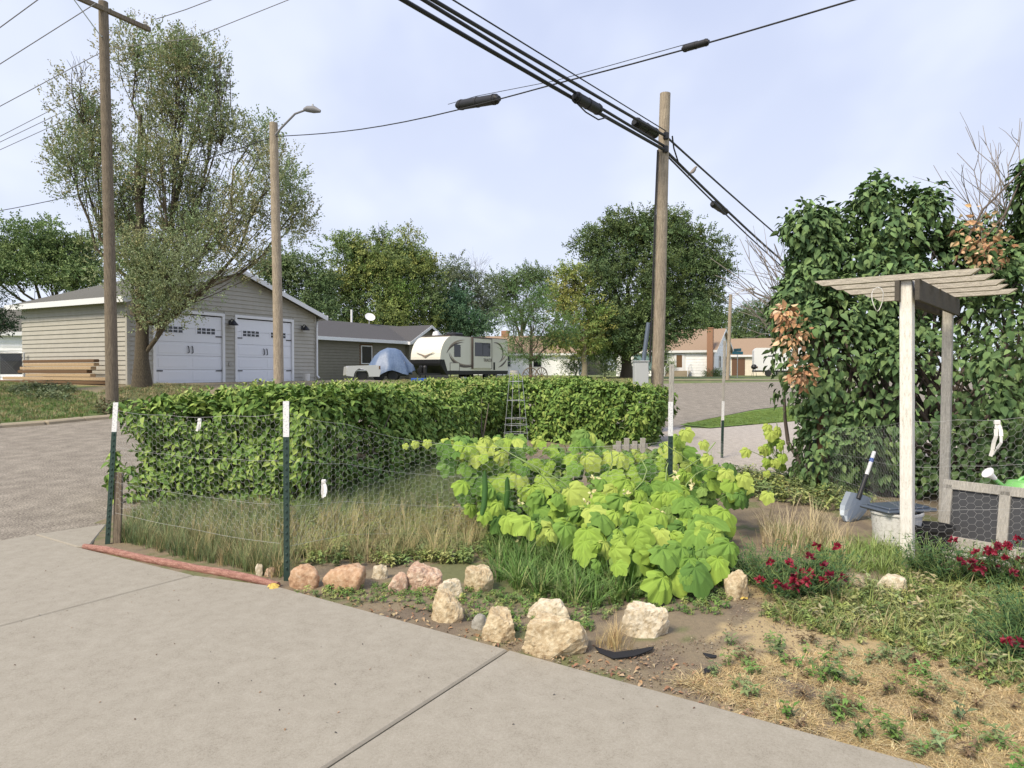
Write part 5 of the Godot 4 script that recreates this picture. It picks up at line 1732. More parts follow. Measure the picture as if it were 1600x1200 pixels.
	put("battery_box", boxed(V(-0.72, 0.72, -W * 0.62), V(0.3, 0.26, 0.4), 0.02), M.black, t)
	for x in [5.0, 5.95]:
		for z in [-0.18, -W + 0.18]:
			st = S()
			lathe(st, [Vector2(0, -0.11), Vector2(0.2, -0.11), Vector2(0.33, -0.1), Vector2(0.345, -0.06), Vector2(0.345, 0.06), Vector2(0.33, 0.1), Vector2(0.2, 0.11), Vector2(0, 0.11)], 22, Transform3D(Basis(V(1, 0, 0), PI / 2), V(x, 0.345, z)))
			var wh = put("wheel", st, M.black_rubber, t)
			st = S()
			lathe(st, [Vector2(0, 0), Vector2(0.16, 0.0), Vector2(0.19, 0.03)], 16, Transform3D(Basis(V(1, 0, 0), PI / 2), V(x, 0.345, z + (0.1 if z > -1 else -0.12))))
			put("rim", st, M.silver, wh)
	for x in [0.7, 7.1]:
		st = S()
		for z in [-0.15, -W + 0.15]: tube(st, [V(x, 0.46, z), V(x + 0.12, 0, z)], 0.03, 6)
		put("stabilizer", st, M.black, t)
	put("wheel_block", boxed(V(1.6, 0.15, 0.25), V(0.32, 0.3, 0.3), 0.02), M.galv, t)

func covered_truck():
	var o0 = at(562, 597, 42.5)
	o0.y = land(o0.x, o0.z)
	# silver truck body shell
	var t = thing("truck_bed", "silver pickup truck bed panel with open wheel arch", "truck bed", at(541, 597, 41.0), 0.35)
	t.position.y = land(t.position.x, t.position.z)
	var poly = [Vector2(0, 0.3), Vector2(0.42, 0.24)]
	for i in 11:
		var a = PI - PI * i / 10.0
		poly.append(Vector2(0.88 + 0.45 * cos(a), 0.24 + 0.5 * sin(a)))
	poly += [Vector2(1.95, 0.24), Vector2(2.02, 0.55), Vector2(2.0, 0.88), Vector2(1.7, 0.93), Vector2(0.2, 0.88), Vector2(0.04, 0.75)]
	var st = S()
	prism(st, poly, -0.06, 0.0)
	prism(st, poly, -1.6, -1.54)
	put("side_panel", st, M.silver, t)
	put("bed_floor", boxed(V(1.0, 0.6, -0.8), V(1.9, 0.06, 1.46), 0.01), M.silver, t)
	put("tailgate", boxed(V(0.06, 0.58, -0.8), V(0.06, 0.5, 1.46), 0.02), M.silver, t)
	put("tail_lamp", boxed(V(1.96, 0.78, 0.004), V(0.09, 0.2, 0.02), 0.005), M.rust, t)
	st = S()
	lathe(st, [Vector2(0, -0.1), Vector2(0.3, -0.1), Vector2(0.34, 0), Vector2(0.3, 0.1), Vector2(0, 0.1)], 18, Transform3D(Basis(V(1, 0, 0), PI / 2), V(0.95, 0.34, -0.25)))
	put("wheel", st, M.black_rubber, t)
	# vehicle under a blue tarp
	t = thing("tarp_covered_vehicle", "vehicle under a creased blue tarp beside the travel trailer", "covered vehicle", at(602, 597, 44.0), 0.2)
	t.position.y = land(t.position.x, t.position.z)
	put("chassis", boxed(V(0.1, 0.5, -0.2), V(2.4, 0.35, 1.5), 0.05), M.black, t)
	for q in [[-0.4, 0.5], [0.45, 0.5], [-0.4, -0.9], [0.6, -0.9]]:
		st = S()
		lathe(st, [Vector2(0, -0.12), Vector2(0.3, -0.12), Vector2(0.36, -0.06), Vector2(0.36, 0.06), Vector2(0.3, 0.12), Vector2(0, 0.12)], 18, Transform3D(Basis(V(1, 0, 0), PI / 2), V(q[0], 0.36, q[1])))
		put("wheel", st, M.black_rubber, t)
	var g = []
	var n = 44
	var prof = [[0.02, 2.12], [0.3, 2.08], [0.5, 1.95], [0.66, 1.6], [0.82, 1.25], [0.95, 0.9], [1.02, 0.55]]
	for k in prof.size():
		var row = []
		for j in n:
			var a = TAU * j / n
			var fold = 1.0 + (0.09 * sin(a * 9.0) + 0.06 * sin(a * 17.0 + 1.0)) * pow(k / 6.0, 1.3)
			var x = cos(a) * 1.62 * prof[k][0] * fold
			var z = sin(a) * 1.05 * prof[k][0] * fold
			var y = prof[k][1] - 0.55 * smoothstep(0.1, -1.4, x) * (1.0 if k < 5 else 0.3) + (0.14 * sin(a * 5.0 + 0.7) if k >= 5 else 0.0)
			row.append(V(x + 0.15, y, z - 0.2))
		g.append(row)
	st = S()
	st.set_smooth_group(0)
	skin(st, g)
	st.generate_normals()
	put("tarp", st, M.tarp, t)
	var bb = tag(put("plastic_crate", boxed(V(0, 0.12, 0), V(0.9, 0.24, 0.5), 0.03), M.blue), "low blue crate on the ground before the tarp", "crate")
	bb.position = spot(-5.6, 42.0)

func wagon_wheels():
	for q in [[829, 588, 41.0, 0.3, "wooden wagon wheel beside the grey barrel"], [846, 587, 42.0, 0.75, "wooden wagon wheel farther right under the ash tree"]]:
		var f = at(q[0], 600, q[2])
		f.y = land(f.x, f.z)
		var t = thing("wagon_wheel", q[4], "wagon wheel", f, q[3], "old wagon wheels on the lawn")
		var R0 = 0.5
		var st = S()
		var pts = []
		for i in 29: pts.append(V(cos(TAU * i / 28.0) * R0, R0 + sin(TAU * i / 28.0) * R0, 0))
		tube(st, pts, 0.035, 6, false)
		put("rim", st, M.pole_old, t)
		for i in 12:
			var a = TAU * i / 12.0
			put("spoke", rod(V(0, R0, 0), V(cos(a) * R0, R0 + sin(a) * R0, 0), 0.02, 5), M.pole_old, t)
		st = S()
		lathe(st, [Vector2(0, -0.14), Vector2(0.06, -0.14), Vector2(0.09, 0), Vector2(0.06, 0.14), Vector2(0, 0.14)], 12, Transform3D(Basis(V(1, 0, 0), PI / 2), V(0, R0, 0)))
		put("hub", st, M.rust, t)
	var f = at(804, 600, 41.0)
	f.y = land(f.x, f.z)
	var st = S()
	lathe(st, [Vector2(0, 0), Vector2(0.24, 0), Vector2(0.31, 0.3), Vector2(0.32, 0.42), Vector2(0.28, 0.7), Vector2(0.25, 0.85), Vector2(0, 0.85)], 18)
	var t = thing("barrel", "grey weathered barrel beside the wagon wheels", "barrel", f)
	put("staves", st, M.grey_wood, t)
	for y in [0.12, 0.3, 0.55, 0.75]:
		st = S()
		var r = table([[0, 0.24], [0.3, 0.31], [0.42, 0.32], [0.7, 0.28], [0.85, 0.25]], y) + 0.008
		lathe(st, [Vector2(r, y - 0.02), Vector2(r, y + 0.02)], 18)
		put("hoop", st, M.galv, t)

func white_house():
	var o0 = at(963, 588, 77.0)
	o0.y = 0.98
	var t = thing("white_house", "white house with brown shingle roof and brick chimney", "house", o0, -0.4887)
	var w = 10.6; var dp = 8.6; var eave = 2.75; var rise = 2.3
	shell(t, w, dp, eave, rise, true, M.white_siding)
	gable_roof(t, w, dp, eave, rise, 0.35, true, M.shingle_brown, M.white_trim, 0.12)
	boards(t, 0.0, w, 0.0, eave, 0.3, [[3.0, 5.2, 0.8, 2.4], [6.3, 7.7, 0, 2.6]], M.white_siding, Transform3D.IDENTITY)
	var rk = func(y): return [0.0, dp] if y <= eave else [dp * 0.5 * (y - eave) / rise, dp - dp * 0.5 * (y - eave) / rise]
	boards(t, 0.0, dp, 0.0, eave + rise, 0.3, [[2.0, 3.1, 0.9, 2.2], [5.4, 6.1, 1.0, 2.2]], M.white_siding, Transform3D(Basis(V(0, 0, -1), Vector3.UP, V(1, 0, 0)), V(w, 0, 0)), rk)
	put("teal_wall", boxed(V(3.4, 1.5, 0.04), V(2.8, 1.7, 0.04), 0.01), M.sign_teal_pale, t)
	pane_window(t, V(5.3, 1.7, 0.04), 0.75, 1.5, 1, 2)
	var st = S()
	put("door_frame", boxed(V(7.0, 1.25, 0.05), V(1.2, 2.3, 0.06), 0.01), M.white_trim, t)
	put("door", boxed(V(7.0, 1.35, 0.09), V(0.92, 2.05, 0.04), 0.01), M.door_white, t)
	put("door_glass", boxed(V(7.0, 1.6, 0.114), V(0.6, 1.3, 0.01)), M.brown_wood, t)
	for i in 4: put("step", boxed(V(7.0, 0.1 + 0.17 * i - 0.1, 1.15 - 0.28 * i), V(2.4, 0.18, 0.34), 0.01), M.concrete_pale, t)
	for s in [-1.2, 1.2]:
		st = S()
		tube(st, [V(7.0 + s, 0.0, 1.4), V(7.0 + s, 0.95, 1.35), V(7.0 + s, 1.4, 0.15)], 0.035, 6)
		for k in 3: tube(st, [V(7.0 + s, 0.2, 1.1 - 0.4 * k), V(7.0 + s, 1.05 + 0.15 * k, 1.1 - 0.4 * k)], 0.02, 5)
		put("railing", st, M.white_trim, t)
	st = S()
	box(st, V(w - 0.35, 2.5, 0.3), V(0.6, 5.0, 0.45), Basis.IDENTITY, 0.02)
	box(st, V(w - 0.35, 4.98, 0.3), V(0.7, 0.12, 0.55), Basis.IDENTITY, 0.02)
	put("chimney", st, M.brick, t)
	var e = Node3D.new()
	e.name = "gable_windows"
	t.add_child(e, true)
	e.transform = Transform3D(Basis(V(0, 0, -1), Vector3.UP, V(1, 0, 0)), V(w, 0, 0))
	pane_window(e, V(2.55, 1.55, 0.03), 0.95, 1.2, 2, 2)
	pane_window(e, V(5.75, 1.6, 0.03), 0.5, 1.1, 1, 2)
	put("gable_vent", boxed(V(4.3, 3.6, 0.04), V(0.35, 0.5, 0.03), 0.01), M.cabinet, e)
	# detached garage
	var g0 = at(1136, 588, 84.0)
	g0.y = 1.0
	t = thing("small_garage", "small white garage with brown roof beyond the white house", "garage", g0, -0.45)
	shell(t, 5.2, 5.5, 2.5, 1.9, true, M.cream_wall)
	gable_roof(t, 5.2, 5.5, 2.5, 1.9, 0.3, true, M.shingle_brown, M.white_trim, 0.12)
	put("door", boxed(V(1.3, 1.0, 0.03), V(1.5, 2.1, 0.06), 0.01), M.rust, t)
	# white camper
	var c0 = at(1178, 590, 72.0)
	c0.y = land(c0.x, c0.z)
	t = thing("white_camper", "white camper parked at the right beyond the lilac", "camper", c0, -0.25)
	st = S()
	prism(st, [Vector2(0, 0.55), Vector2(5.5, 0.55), Vector2(5.5, 2.9), Vector2(0.25, 2.95), Vector2(0, 2.7)], -2.3, 0.0)
	put("body", st, M.white_trim, t)
	put("skirt", boxed(V(2.75, 0.55, -1.15), V(5.52, 0.16, 2.32), 0.01), M.black, t)
	put("window", boxed(V(1.9, 2.1, 0.01), V(1.1, 0.12, 0.02), 0.004), M.dark_glass, t)
	for s in [0.35, 3.0]: put("tail_lamp", boxed(V(s * 0.9, 0.95, 0.01), V(0.12, 0.2, 0.03), 0.01), M.rust, t)
	for x in [1.4, 3.9]:
		st = S()
		lathe(st, [Vector2(0, -0.12), Vector2(0.33, -0.12), Vector2(0.36, 0), Vector2(0.33, 0.12), Vector2(0, 0.12)], 16, Transform3D(Basis(V(1, 0, 0), PI / 2), V(x, 0.36, -0.1)))
		put("wheel", st, M.black_rubber, t)
	# orange roofed house behind the ash tree
	var h0 = at(738, 588, 88.0)
	h0.y = 1.05
	t = thing("orange_roof_house", "white house with orange brown roof behind the ash tree", "house", h0, -0.25)
	shell(t, 13.5, 8.0, 2.7, 2.2, true, M.white_siding)
	gable_roof(t, 13.5, 8.0, 2.7, 2.2, 0.4, true, M.shingle_brown, M.white_trim, 0.12)
	pane_window(t, V(8.4, 1.7, 0.03), 1.0, 1.4, 1, 2)
	pane_window(t, V(4.4, 1.7, 0.03), 1.2, 1.3, 2, 2)
	put("chimney", boxed(V(3.2, 5.0, -4.2), V(0.9, 1.5, 0.9), 0.02), M.brick, t)
	g0 = at(878, 588, 92.0)
	g0.y = 1.05
	t = thing("tan_garage", "low tan garage with wooden door beyond the lawn", "garage", g0, -0.2)
	shell(t, 5.0, 5.0, 2.6, 1.3, true, M.siding_dark)
	gable_roof(t, 5.0, 5.0, 2.6, 1.3, 0.3, true, M.shingle_brown, M.white_trim, 0.1)
	put("door", boxed(V(0.9, 1.1, 0.03), V(1.5, 2.0, 0.06), 0.01), M.lumber, t)
	# street sign
	f_sign()
	# building at the left edge
	var l0 = at(-160, 585, 40.0)
	l0.y = 1.0
	t = thing("white_shed", "white building with grey roof at the left edge behind the garage", "building", l0, 0.15)
	shell(t, 7.6, 6.0, 2.9, 1.5, true, M.white_siding)
	boards(t, 0.0, 7.6, 0.0, 2.9, 0.22, [], M.white_siding, Transform3D.IDENTITY)
	gable_roof(t, 7.6, 6.0, 2.9, 1.5, 0.4, true, M.shingle_grey, M.white_trim, 0.1)
	# chain link with galvanised posts
	t = thing("chain_link_fence", "galvanized chain-link fence at the left edge beside the garage", "fence", at(40, 585, 27.5))
	t.position.y = land(t.position.x, t.position.z)
	for k in 3: put("fence_post", rod(V(-0.05 - k * 0.95, -0.1, k * 0.05), V(-0.05 - k * 0.95, 1.2, k * 0.05), 0.03), M.galv, t)
	put("top_rail", rod(V(0, 1.17, 0), V(-2.2, 1.17, 0.1), 0.02), M.galv, t)
	st = S()
	for i in 20:
		for s in [-1, 1]:
			var a = V(-i * 0.11, 0.05 if s > 0 else 1.15, i * 0.003)
			var b = a + V(-1.1, 1.1 * s, 0.05)
			if b.x < -2.2: b = a + (b - a) * ((-2.2 - a.x) / (b.x - a.x))
			tube(st, [a, b], 0.003, 3, false)
	put("chain_mesh", st, M.galv, t)
	dark_car()
func f_sign():
	var f = at(1152, 592, 62.0)
	f.y = land(f.x, f.z)
	var t = thing("street_sign", "green blue street name sign on a slim pole at the corner", "street sign", f, 0.3)
	put("pole", rod(V(0, 0, 0), V(0, 2.35, 0), 0.035), M.galv, t)
	put("sign_blade", boxed(V(0, 2.2, 0.04), V(1.1, 0.26, 0.02), 0.005), M.sign_teal, t)
	put("sign_blade", boxed(V(0, 2.47, 0), V(0.02, 0.26, 1.1), 0.005), M.sign_teal, t)
	var tx := TextMesh.new()
	f = at(1178, 590, 71.0)
	f.y = land(f.x, f.z)
	t = thing("barbecue", "small black barbecue standing before the white camper", "barbecue", f)
	var st = S()
	lathe(st, [Vector2(0, 0.7), Vector2(0.28, 0.85), Vector2(0.3, 1.0), Vector2(0.2, 1.2), Vector2(0, 1.27)], 14)
	put("bowl", st, M.black, t)
	for k in 3:
		var a = TAU * k / 3.0
		put("leg", rod(V(cos(a) * 0.12, 0.8, sin(a) * 0.12), V(cos(a) * 0.3, 0, sin(a) * 0.3), 0.02, 5), M.black, t)
func dark_car():
	var f = at(8, 585, 33.0)
	f.y = land(f.x, f.z)
	var t = thing("parked_car", "dark parked car half hidden behind the chain-link fence", "car", f, 0.1)
	var st = S()
	prism(st, [Vector2(-2.1, 0.3), Vector2(2.1, 0.3), Vector2(2.15, 0.7), Vector2(1.9, 0.85), Vector2(1.1, 0.92), Vector2(0.6, 1.35), Vector2(-0.9, 1.4), Vector2(-1.6, 0.95), Vector2(-2.1, 0.9)], -1.7, 0.0)
	put("body", st, M.black, t)
	st = S()
	prism(st, [Vector2(0.95, 0.92), Vector2(0.55, 1.29), Vector2(-0.85, 1.33), Vector2(-1.4, 0.95)], 0.0, 0.01)
	put("side_window", st, M.dark_glass, t)
	for x in [-1.35, 1.35]:
		st = S()
		lathe(st, [Vector2(0, -0.1), Vector2(0.3, -0.1), Vector2(0.32, 0), Vector2(0.3, 0.1), Vector2(0, 0.1)], 16, Transform3D(Basis(V(1, 0, 0), PI / 2), V(x, 0.32, -0.08)))
		put("wheel", st, M.black_rubber, t)

# ---------------------------------------------------------------- poles and cables
func sagging(a, b, sag, n = 16):
	var pts = []
	for i in n + 1:
		var t = float(i) / n
		pts.append(a.lerp(b, t) - V(0, sag * 4.0 * t * (1.0 - t), 0))
	return pts
func cable(called, label, pts, r, group = "overhead cables", m = null):
	var st = S()
	tube(st, pts, r, 5, false)
	tag(put(called, st, M.black_rubber if m == null else m), label, "cable", group)
func pole(called, label, foot, h, r0, r1, m, lean = Vector3.ZERO):
	var t = thing(called, label, "utility pole", foot)
	var st = S()
	var pts = []
	var rs = []
	for i in 11:
		var k = i / 10.0
		pts.append(V(0, -0.3 + (h + 0.3) * k, 0) + lean * k + V(sin(k * 5.0), 0, cos(k * 4.0)) * 0.012)
		rs.append(lerpf(r0, r1, k))
	tube(st, pts, rs, 16)
	part("shaft", st, m, t)
	return t
func overhead():
	# near left power pole
	var f = at(176, 643, 18.3)
	f.y = land(f.x, f.z)
	var topy = at(167, 3, 18.3).y - f.y
	var t = pole("power_pole", "grey wooden power pole with crossarm left of the elm", f, topy, 0.155, 0.115, M.pole_old, V(-0.12, 0, 0))
	var armc = V(-0.12, topy - 0.22, 0.14)
	var ad = V(0.66, 0, -1.15).normalized()
	var st = S()
	bar(st, armc - ad * 1.35, armc + ad * 1.35, 0.1, 0.12, 0.01)
	part("crossarm", st, M.pole_old, t)
	for s in [-1, 1]:
		st = S()
		bar(st, armc + ad * 0.75 * s, V(-0.12, topy - 0.95, 0.12), 0.03, 0.01, 0.0)
		part("brace", st, M.galv, t)
		st = S()
		lathe(st, [Vector2(0.02, 0), Vector2(0.05, 0.03), Vector2(0.03, 0.06), Vector2(0.055, 0.09), Vector2(0.03, 0.13), Vector2(0, 0.15)], 12, Transform3D(Basis.IDENTITY, armc + ad * 1.22 * s + V(0, 0.06, 0)))
		part("insulator", st, M.cabinet, t)
	# lamp pole in the middle left
	f = at(436, 604, 20.0)
	f.y = land(f.x, f.z)
	var h2 = at(430, 192, 20.0).y - f.y
	t = pole("lamp_pole", "tan wooden pole with street lamp standing before the garage doors", f, h2, 0.145, 0.115, M.pole_wood, V(-0.1, 0, 0))
	st = S()
	var la = V(-0.1, h2 - 0.42, 0.05)
	tube(st, [la, la + V(0.25, 0.25, 0.05), la + V(0.65, 0.62, 0.1), la + V(0.95, 0.72, 0.12)], 0.03, 8)
	part("lamp_arm", st, M.cabinet_dark, t)
	st = S()
	tube(st, [la + V(0.9, 0.73, 0.12), la + V(1.0, 0.75, 0.12), la + V(1.2, 0.73, 0.13), la + V(1.38, 0.68, 0.13)], [0.04, 0.085, 0.10, 0.04], 10)
	part("lamp_head", st, M.cabinet_dark, t)
	st = S()
	tube(st, [la + V(1.16, 0.8, 0.13), la + V(1.16, 0.88, 0.13)], 0.03, 8)
	part("photocell", st, M.cabinet, t)
	# telephone pole
	var tp = V(3.28, 0, -16.0)
	tp.y = land(tp.x, tp.z)
	var h3 = at(1038, 146, 16.0).y - tp.y
	t = pole("telephone_pole", "tan telephone pole carrying the black cables beyond the hedge", tp, h3, 0.15, 0.12, M.pole_wood, V(0.22, 0, 0))
	st = S()
	tube(st, [V(-0.13, 1.6, 0.07), V(-0.075, 3.2, 0.07), V(-0.025, 5.0, 0.06), V(0.03, h3 - 1.3, 0.06)], 0.022, 6)
	part("riser_cable", st, M.black_rubber, t)
	st = S()
	tube(st, [V(-0.3, 1.5, 0.1), V(-0.27, 1.75, 0.1), V(-0.165, 2.5, 0.06)], 0.05, 8)
	part("conduit", st, M.steel_blue, t)
	put("brass_tag", rod(V(0.03, 0.9, 0.14), V(0.03, 0.9, 0.155), 0.035), M.cabinet, t)
	put("drip_clamp", boxed(V(0.2, h3 - 1.0, 0.12), V(0.12, 0.16, 0.1), 0.02), M.black, t)
	put("drip_clamp", boxed(V(0.19, h3 - 1.3, 0.12), V(0.12, 0.16, 0.1), 0.02), M.black, t)
	t = thing("utility_cabinet", "pale grey utility cabinet fixed beside the telephone pole", "cabinet", tp + V(-0.36, 0, 0.16))
	put("case", boxed(V(0, 1.25, 0), V(0.31, 0.72, 0.28), 0.012), M.cabinet, t)
	put("lid", boxed(V(0, 1.622, 0), V(0.35, 0.024, 0.32), 0.006), M.cabinet, t)
	put("leg", boxed(V(0, 0.42, 0), V(0.1, 0.94, 0.1), 0.006), M.galv, t)
	# far lamp pole
	f = at(1136, 598, 52.0)
	f.y = land(f.x, f.z)
	var h4 = at(1142, 460, 52.0).y - f.y
	t = pole("lamp_pole", "orange brown lamp pole far off at the street corner", f, h4, 0.14, 0.12, M.pole_wood, V(0.25, 0, 0))
	st = S()
	tube(st, [V(0.25, h4 - 0.5, 0), V(0.7, h4 + 0.1, 0.1), V(1.5, h4 + 0.4, 0.2)], 0.03, 6)
	part("lamp_arm", st, M.galv, t)
	st = S()
	tube(st, [V(1.4, h4 + 0.38, 0.2), V(1.6, h4 + 0.42, 0.2), V(1.95, h4 + 0.36, 0.2)], [0.05, 0.12, 0.06], 8)
	part("lamp_head", st, M.cabinet, t)
	# telephone cables: from the pole over the garden towards the left, and away down the street
	var p1 = tp + V(0.2, h3 - 1.0, 0.1)
	var p2 = tp + V(0.19, h3 - 1.32, 0.1)
	var e1 = at(683, 0, 9.3); var e2 = at(640, 0, 9.6)
	var ext = func(a, b, k): return a + (b - a) * k
	var ca = sagging(p1, ext.call(p1, e1, 1.9), 0.03, 20)
	var cb = sagging(p2, ext.call(p2, e2, 1.9), 0.05, 20)
	var cc = sagging(p2 + V(0, 0.1, -0.03), ext.call(p2, at(664, 0, 9.5), 1.9), 0.05, 20)
	cable("black_cable", "upper black cable running from the pole to the upper left", ca, 0.030)
	cable("black_cable", "lowest thick black cable running from the pole to the upper left", cb, 0.036)
	cable("black_cable", "middle black cable of the bundle crossing to the upper left", cc, 0.030)
	cable("black_cable", "thin strand just above the upper black cable", sagging(p1 + V(0, 0.12, 0), ext.call(p1, at(697, 0, 9.2), 1.9), 0.0, 20), 0.012)
	var q1 = at(1340, 478, 50.0); var q2 = at(1340, 486, 50.0)
	cable("black_cable", "upper cable running from the pole down behind the lilac", sagging(p1, q1 + V(0, 0.5, 0), 0.2), 0.026)
	cable("black_cable", "lower thick cable running from the pole down behind the lilac", sagging(p2, q2, 0.55), 0.036)
	cable("black_cable", "thin lowest cable running from the pole behind the lilac", sagging(p2 - V(0, 0.08, 0), q2 - V(0, 0.4, 0), 0.6), 0.022)
	# thin line that crosses the bundle
	var x0 = at(430, 213, 20.0); var x1 = at(868, 131, 12.4); var x2 = at(1333, 0, 9.0)
	var mid = []
	for i in 13:
		var k = i / 12.0
		mid.append(x0.lerp(x1, k) - V(0, 0.22 * sin(PI * k), 0))
	for i in range(1, 9): mid.append(ext.call(x1, x2, i / 6.0) - V(0, 0.03 * sin(PI * minf(1.0, i / 6.0)), 0))
	cable("black_line", "thin black line from the lamp pole to the upper right corner", mid, 0.013)
	cable("black_line", "thin black line from the lamp pole to the left edge", sagging(x0, at(-120, 346, 27.0), 0.35), 0.013)
	cable("support_strand", "thin strand above the line near the crossing", [at(700, 163, 14.8), at(745, 150, 14.2), at(868, 126, 12.3), at(1090, 64, 10.4)], 0.006)
	# splice cases
	var sp = func(label, a, b, r):
		st = S()
		tube(st, [a, a.lerp(b, 0.04), a.lerp(b, 0.06), a.lerp(b, 0.94), a.lerp(b, 0.96), b], [r * 0.55, r * 0.6, r, r, r * 0.6, r * 0.55], 12)
		var o = thing("splice_case", label, "cable splice", Vector3.ZERO, 0.0, "black cable splices")
		put("sleeve", st, M.black, o)
		for k in [0.12, 0.5, 0.88]:
			st = S()
			tube(st, [a.lerp(b, k - 0.015), a.lerp(b, k + 0.015)], r * 1.08, 12)
			put("band", st, M.black_rubber, o)
	sp.call("large black splice on the thin line left of the crossing", at(714, 165, 14.5), at(780, 154, 13.7), 0.1)
	sp.call("small black splice on the thin line at the upper right", at(1066, 77, 10.4), at(1108, 65, 10.1), 0.05)
	sp.call("black splice on the middle cable right of the crossing", at(897, 150, 12.7), at(938, 173, 13.3), 0.1)
	sp.call("black splice right beside the telephone pole top", at(991, 190, 15.0), at(1026, 210, 15.7), 0.11)
	sp.call("grey drop-shaped splice on the cables beyond the pole", at(1113, 318, 20.9), at(1135, 332, 21.8), 0.1)
	cable("slack_loop", "slack black loop below the middle splice", [at(895, 155, 12.7), at(915, 175, 12.9), at(935, 187, 13.2), at(950, 183, 13.6)], 0.014)
	cable("slack_loop", "slack black loop right of the telephone pole", [p1 + V(0.15, 0, 0), at(1053, 232, 16.2), at(1060, 254, 16.6), at(1070, 264, 17.0)], 0.018)
	# power lines of the left pole
	var bx = t
	var pl = [[[-120, 133], [-0, 43], [75, -12], 15.0, "uppermost power line at the left corner"], [[-120, 178], [0, 100], [150, 5], 17.0, "power line reaching the left end of the crossarm"], [[-120, 226], [0, 166], [165, 78], 20.0, "power line passing behind the power pole"], [[170, 76], [300, 60], [470, -8], 20.5, "power line rising right of the power pole"], [[243, 30], [290, 15], [345, -6], 19.2, "power line leaving the right insulator"], [[-100, 256], [0, 213], [150, 136], 26.0, "upper of three lines running into the elm"], [[-100, 266], [0, 222], [150, 150], 26.0, "middle of three lines running into the elm"], [[-100, 278], [0, 234], [150, 166], 26.0, "lowest of three lines running into the elm"]]
	for q in pl: cable("power_line", q[4], [at(q[0][0], q[0][1], q[3] + 1.0), at(q[1][0], q[1][1], q[3] + 0.3), at(q[2][0], q[2][1], q[3])], 0.012, "power lines of the left pole", M.cabinet_dark)
	# dove on the lower cable
	var bp = at(1084, 268, 19.15)
	st = S()
	tube(st, [V(-0.16, -0.12, 0.02), V(-0.10, -0.05, 0.02), V(-0.03, 0.0, 0), V(0.02, 0.06, 0), V(0.045, 0.11, 0), V(0.075, 0.125, 0), V(0.1, 0.115, 0)], [0.012, 0.025, 0.055, 0.05, 0.028, 0.03, 0.004], 10)
	tag(put("bird", st, M.bird), "small grey brown dove perched on the lower cable", "bird").position = bp

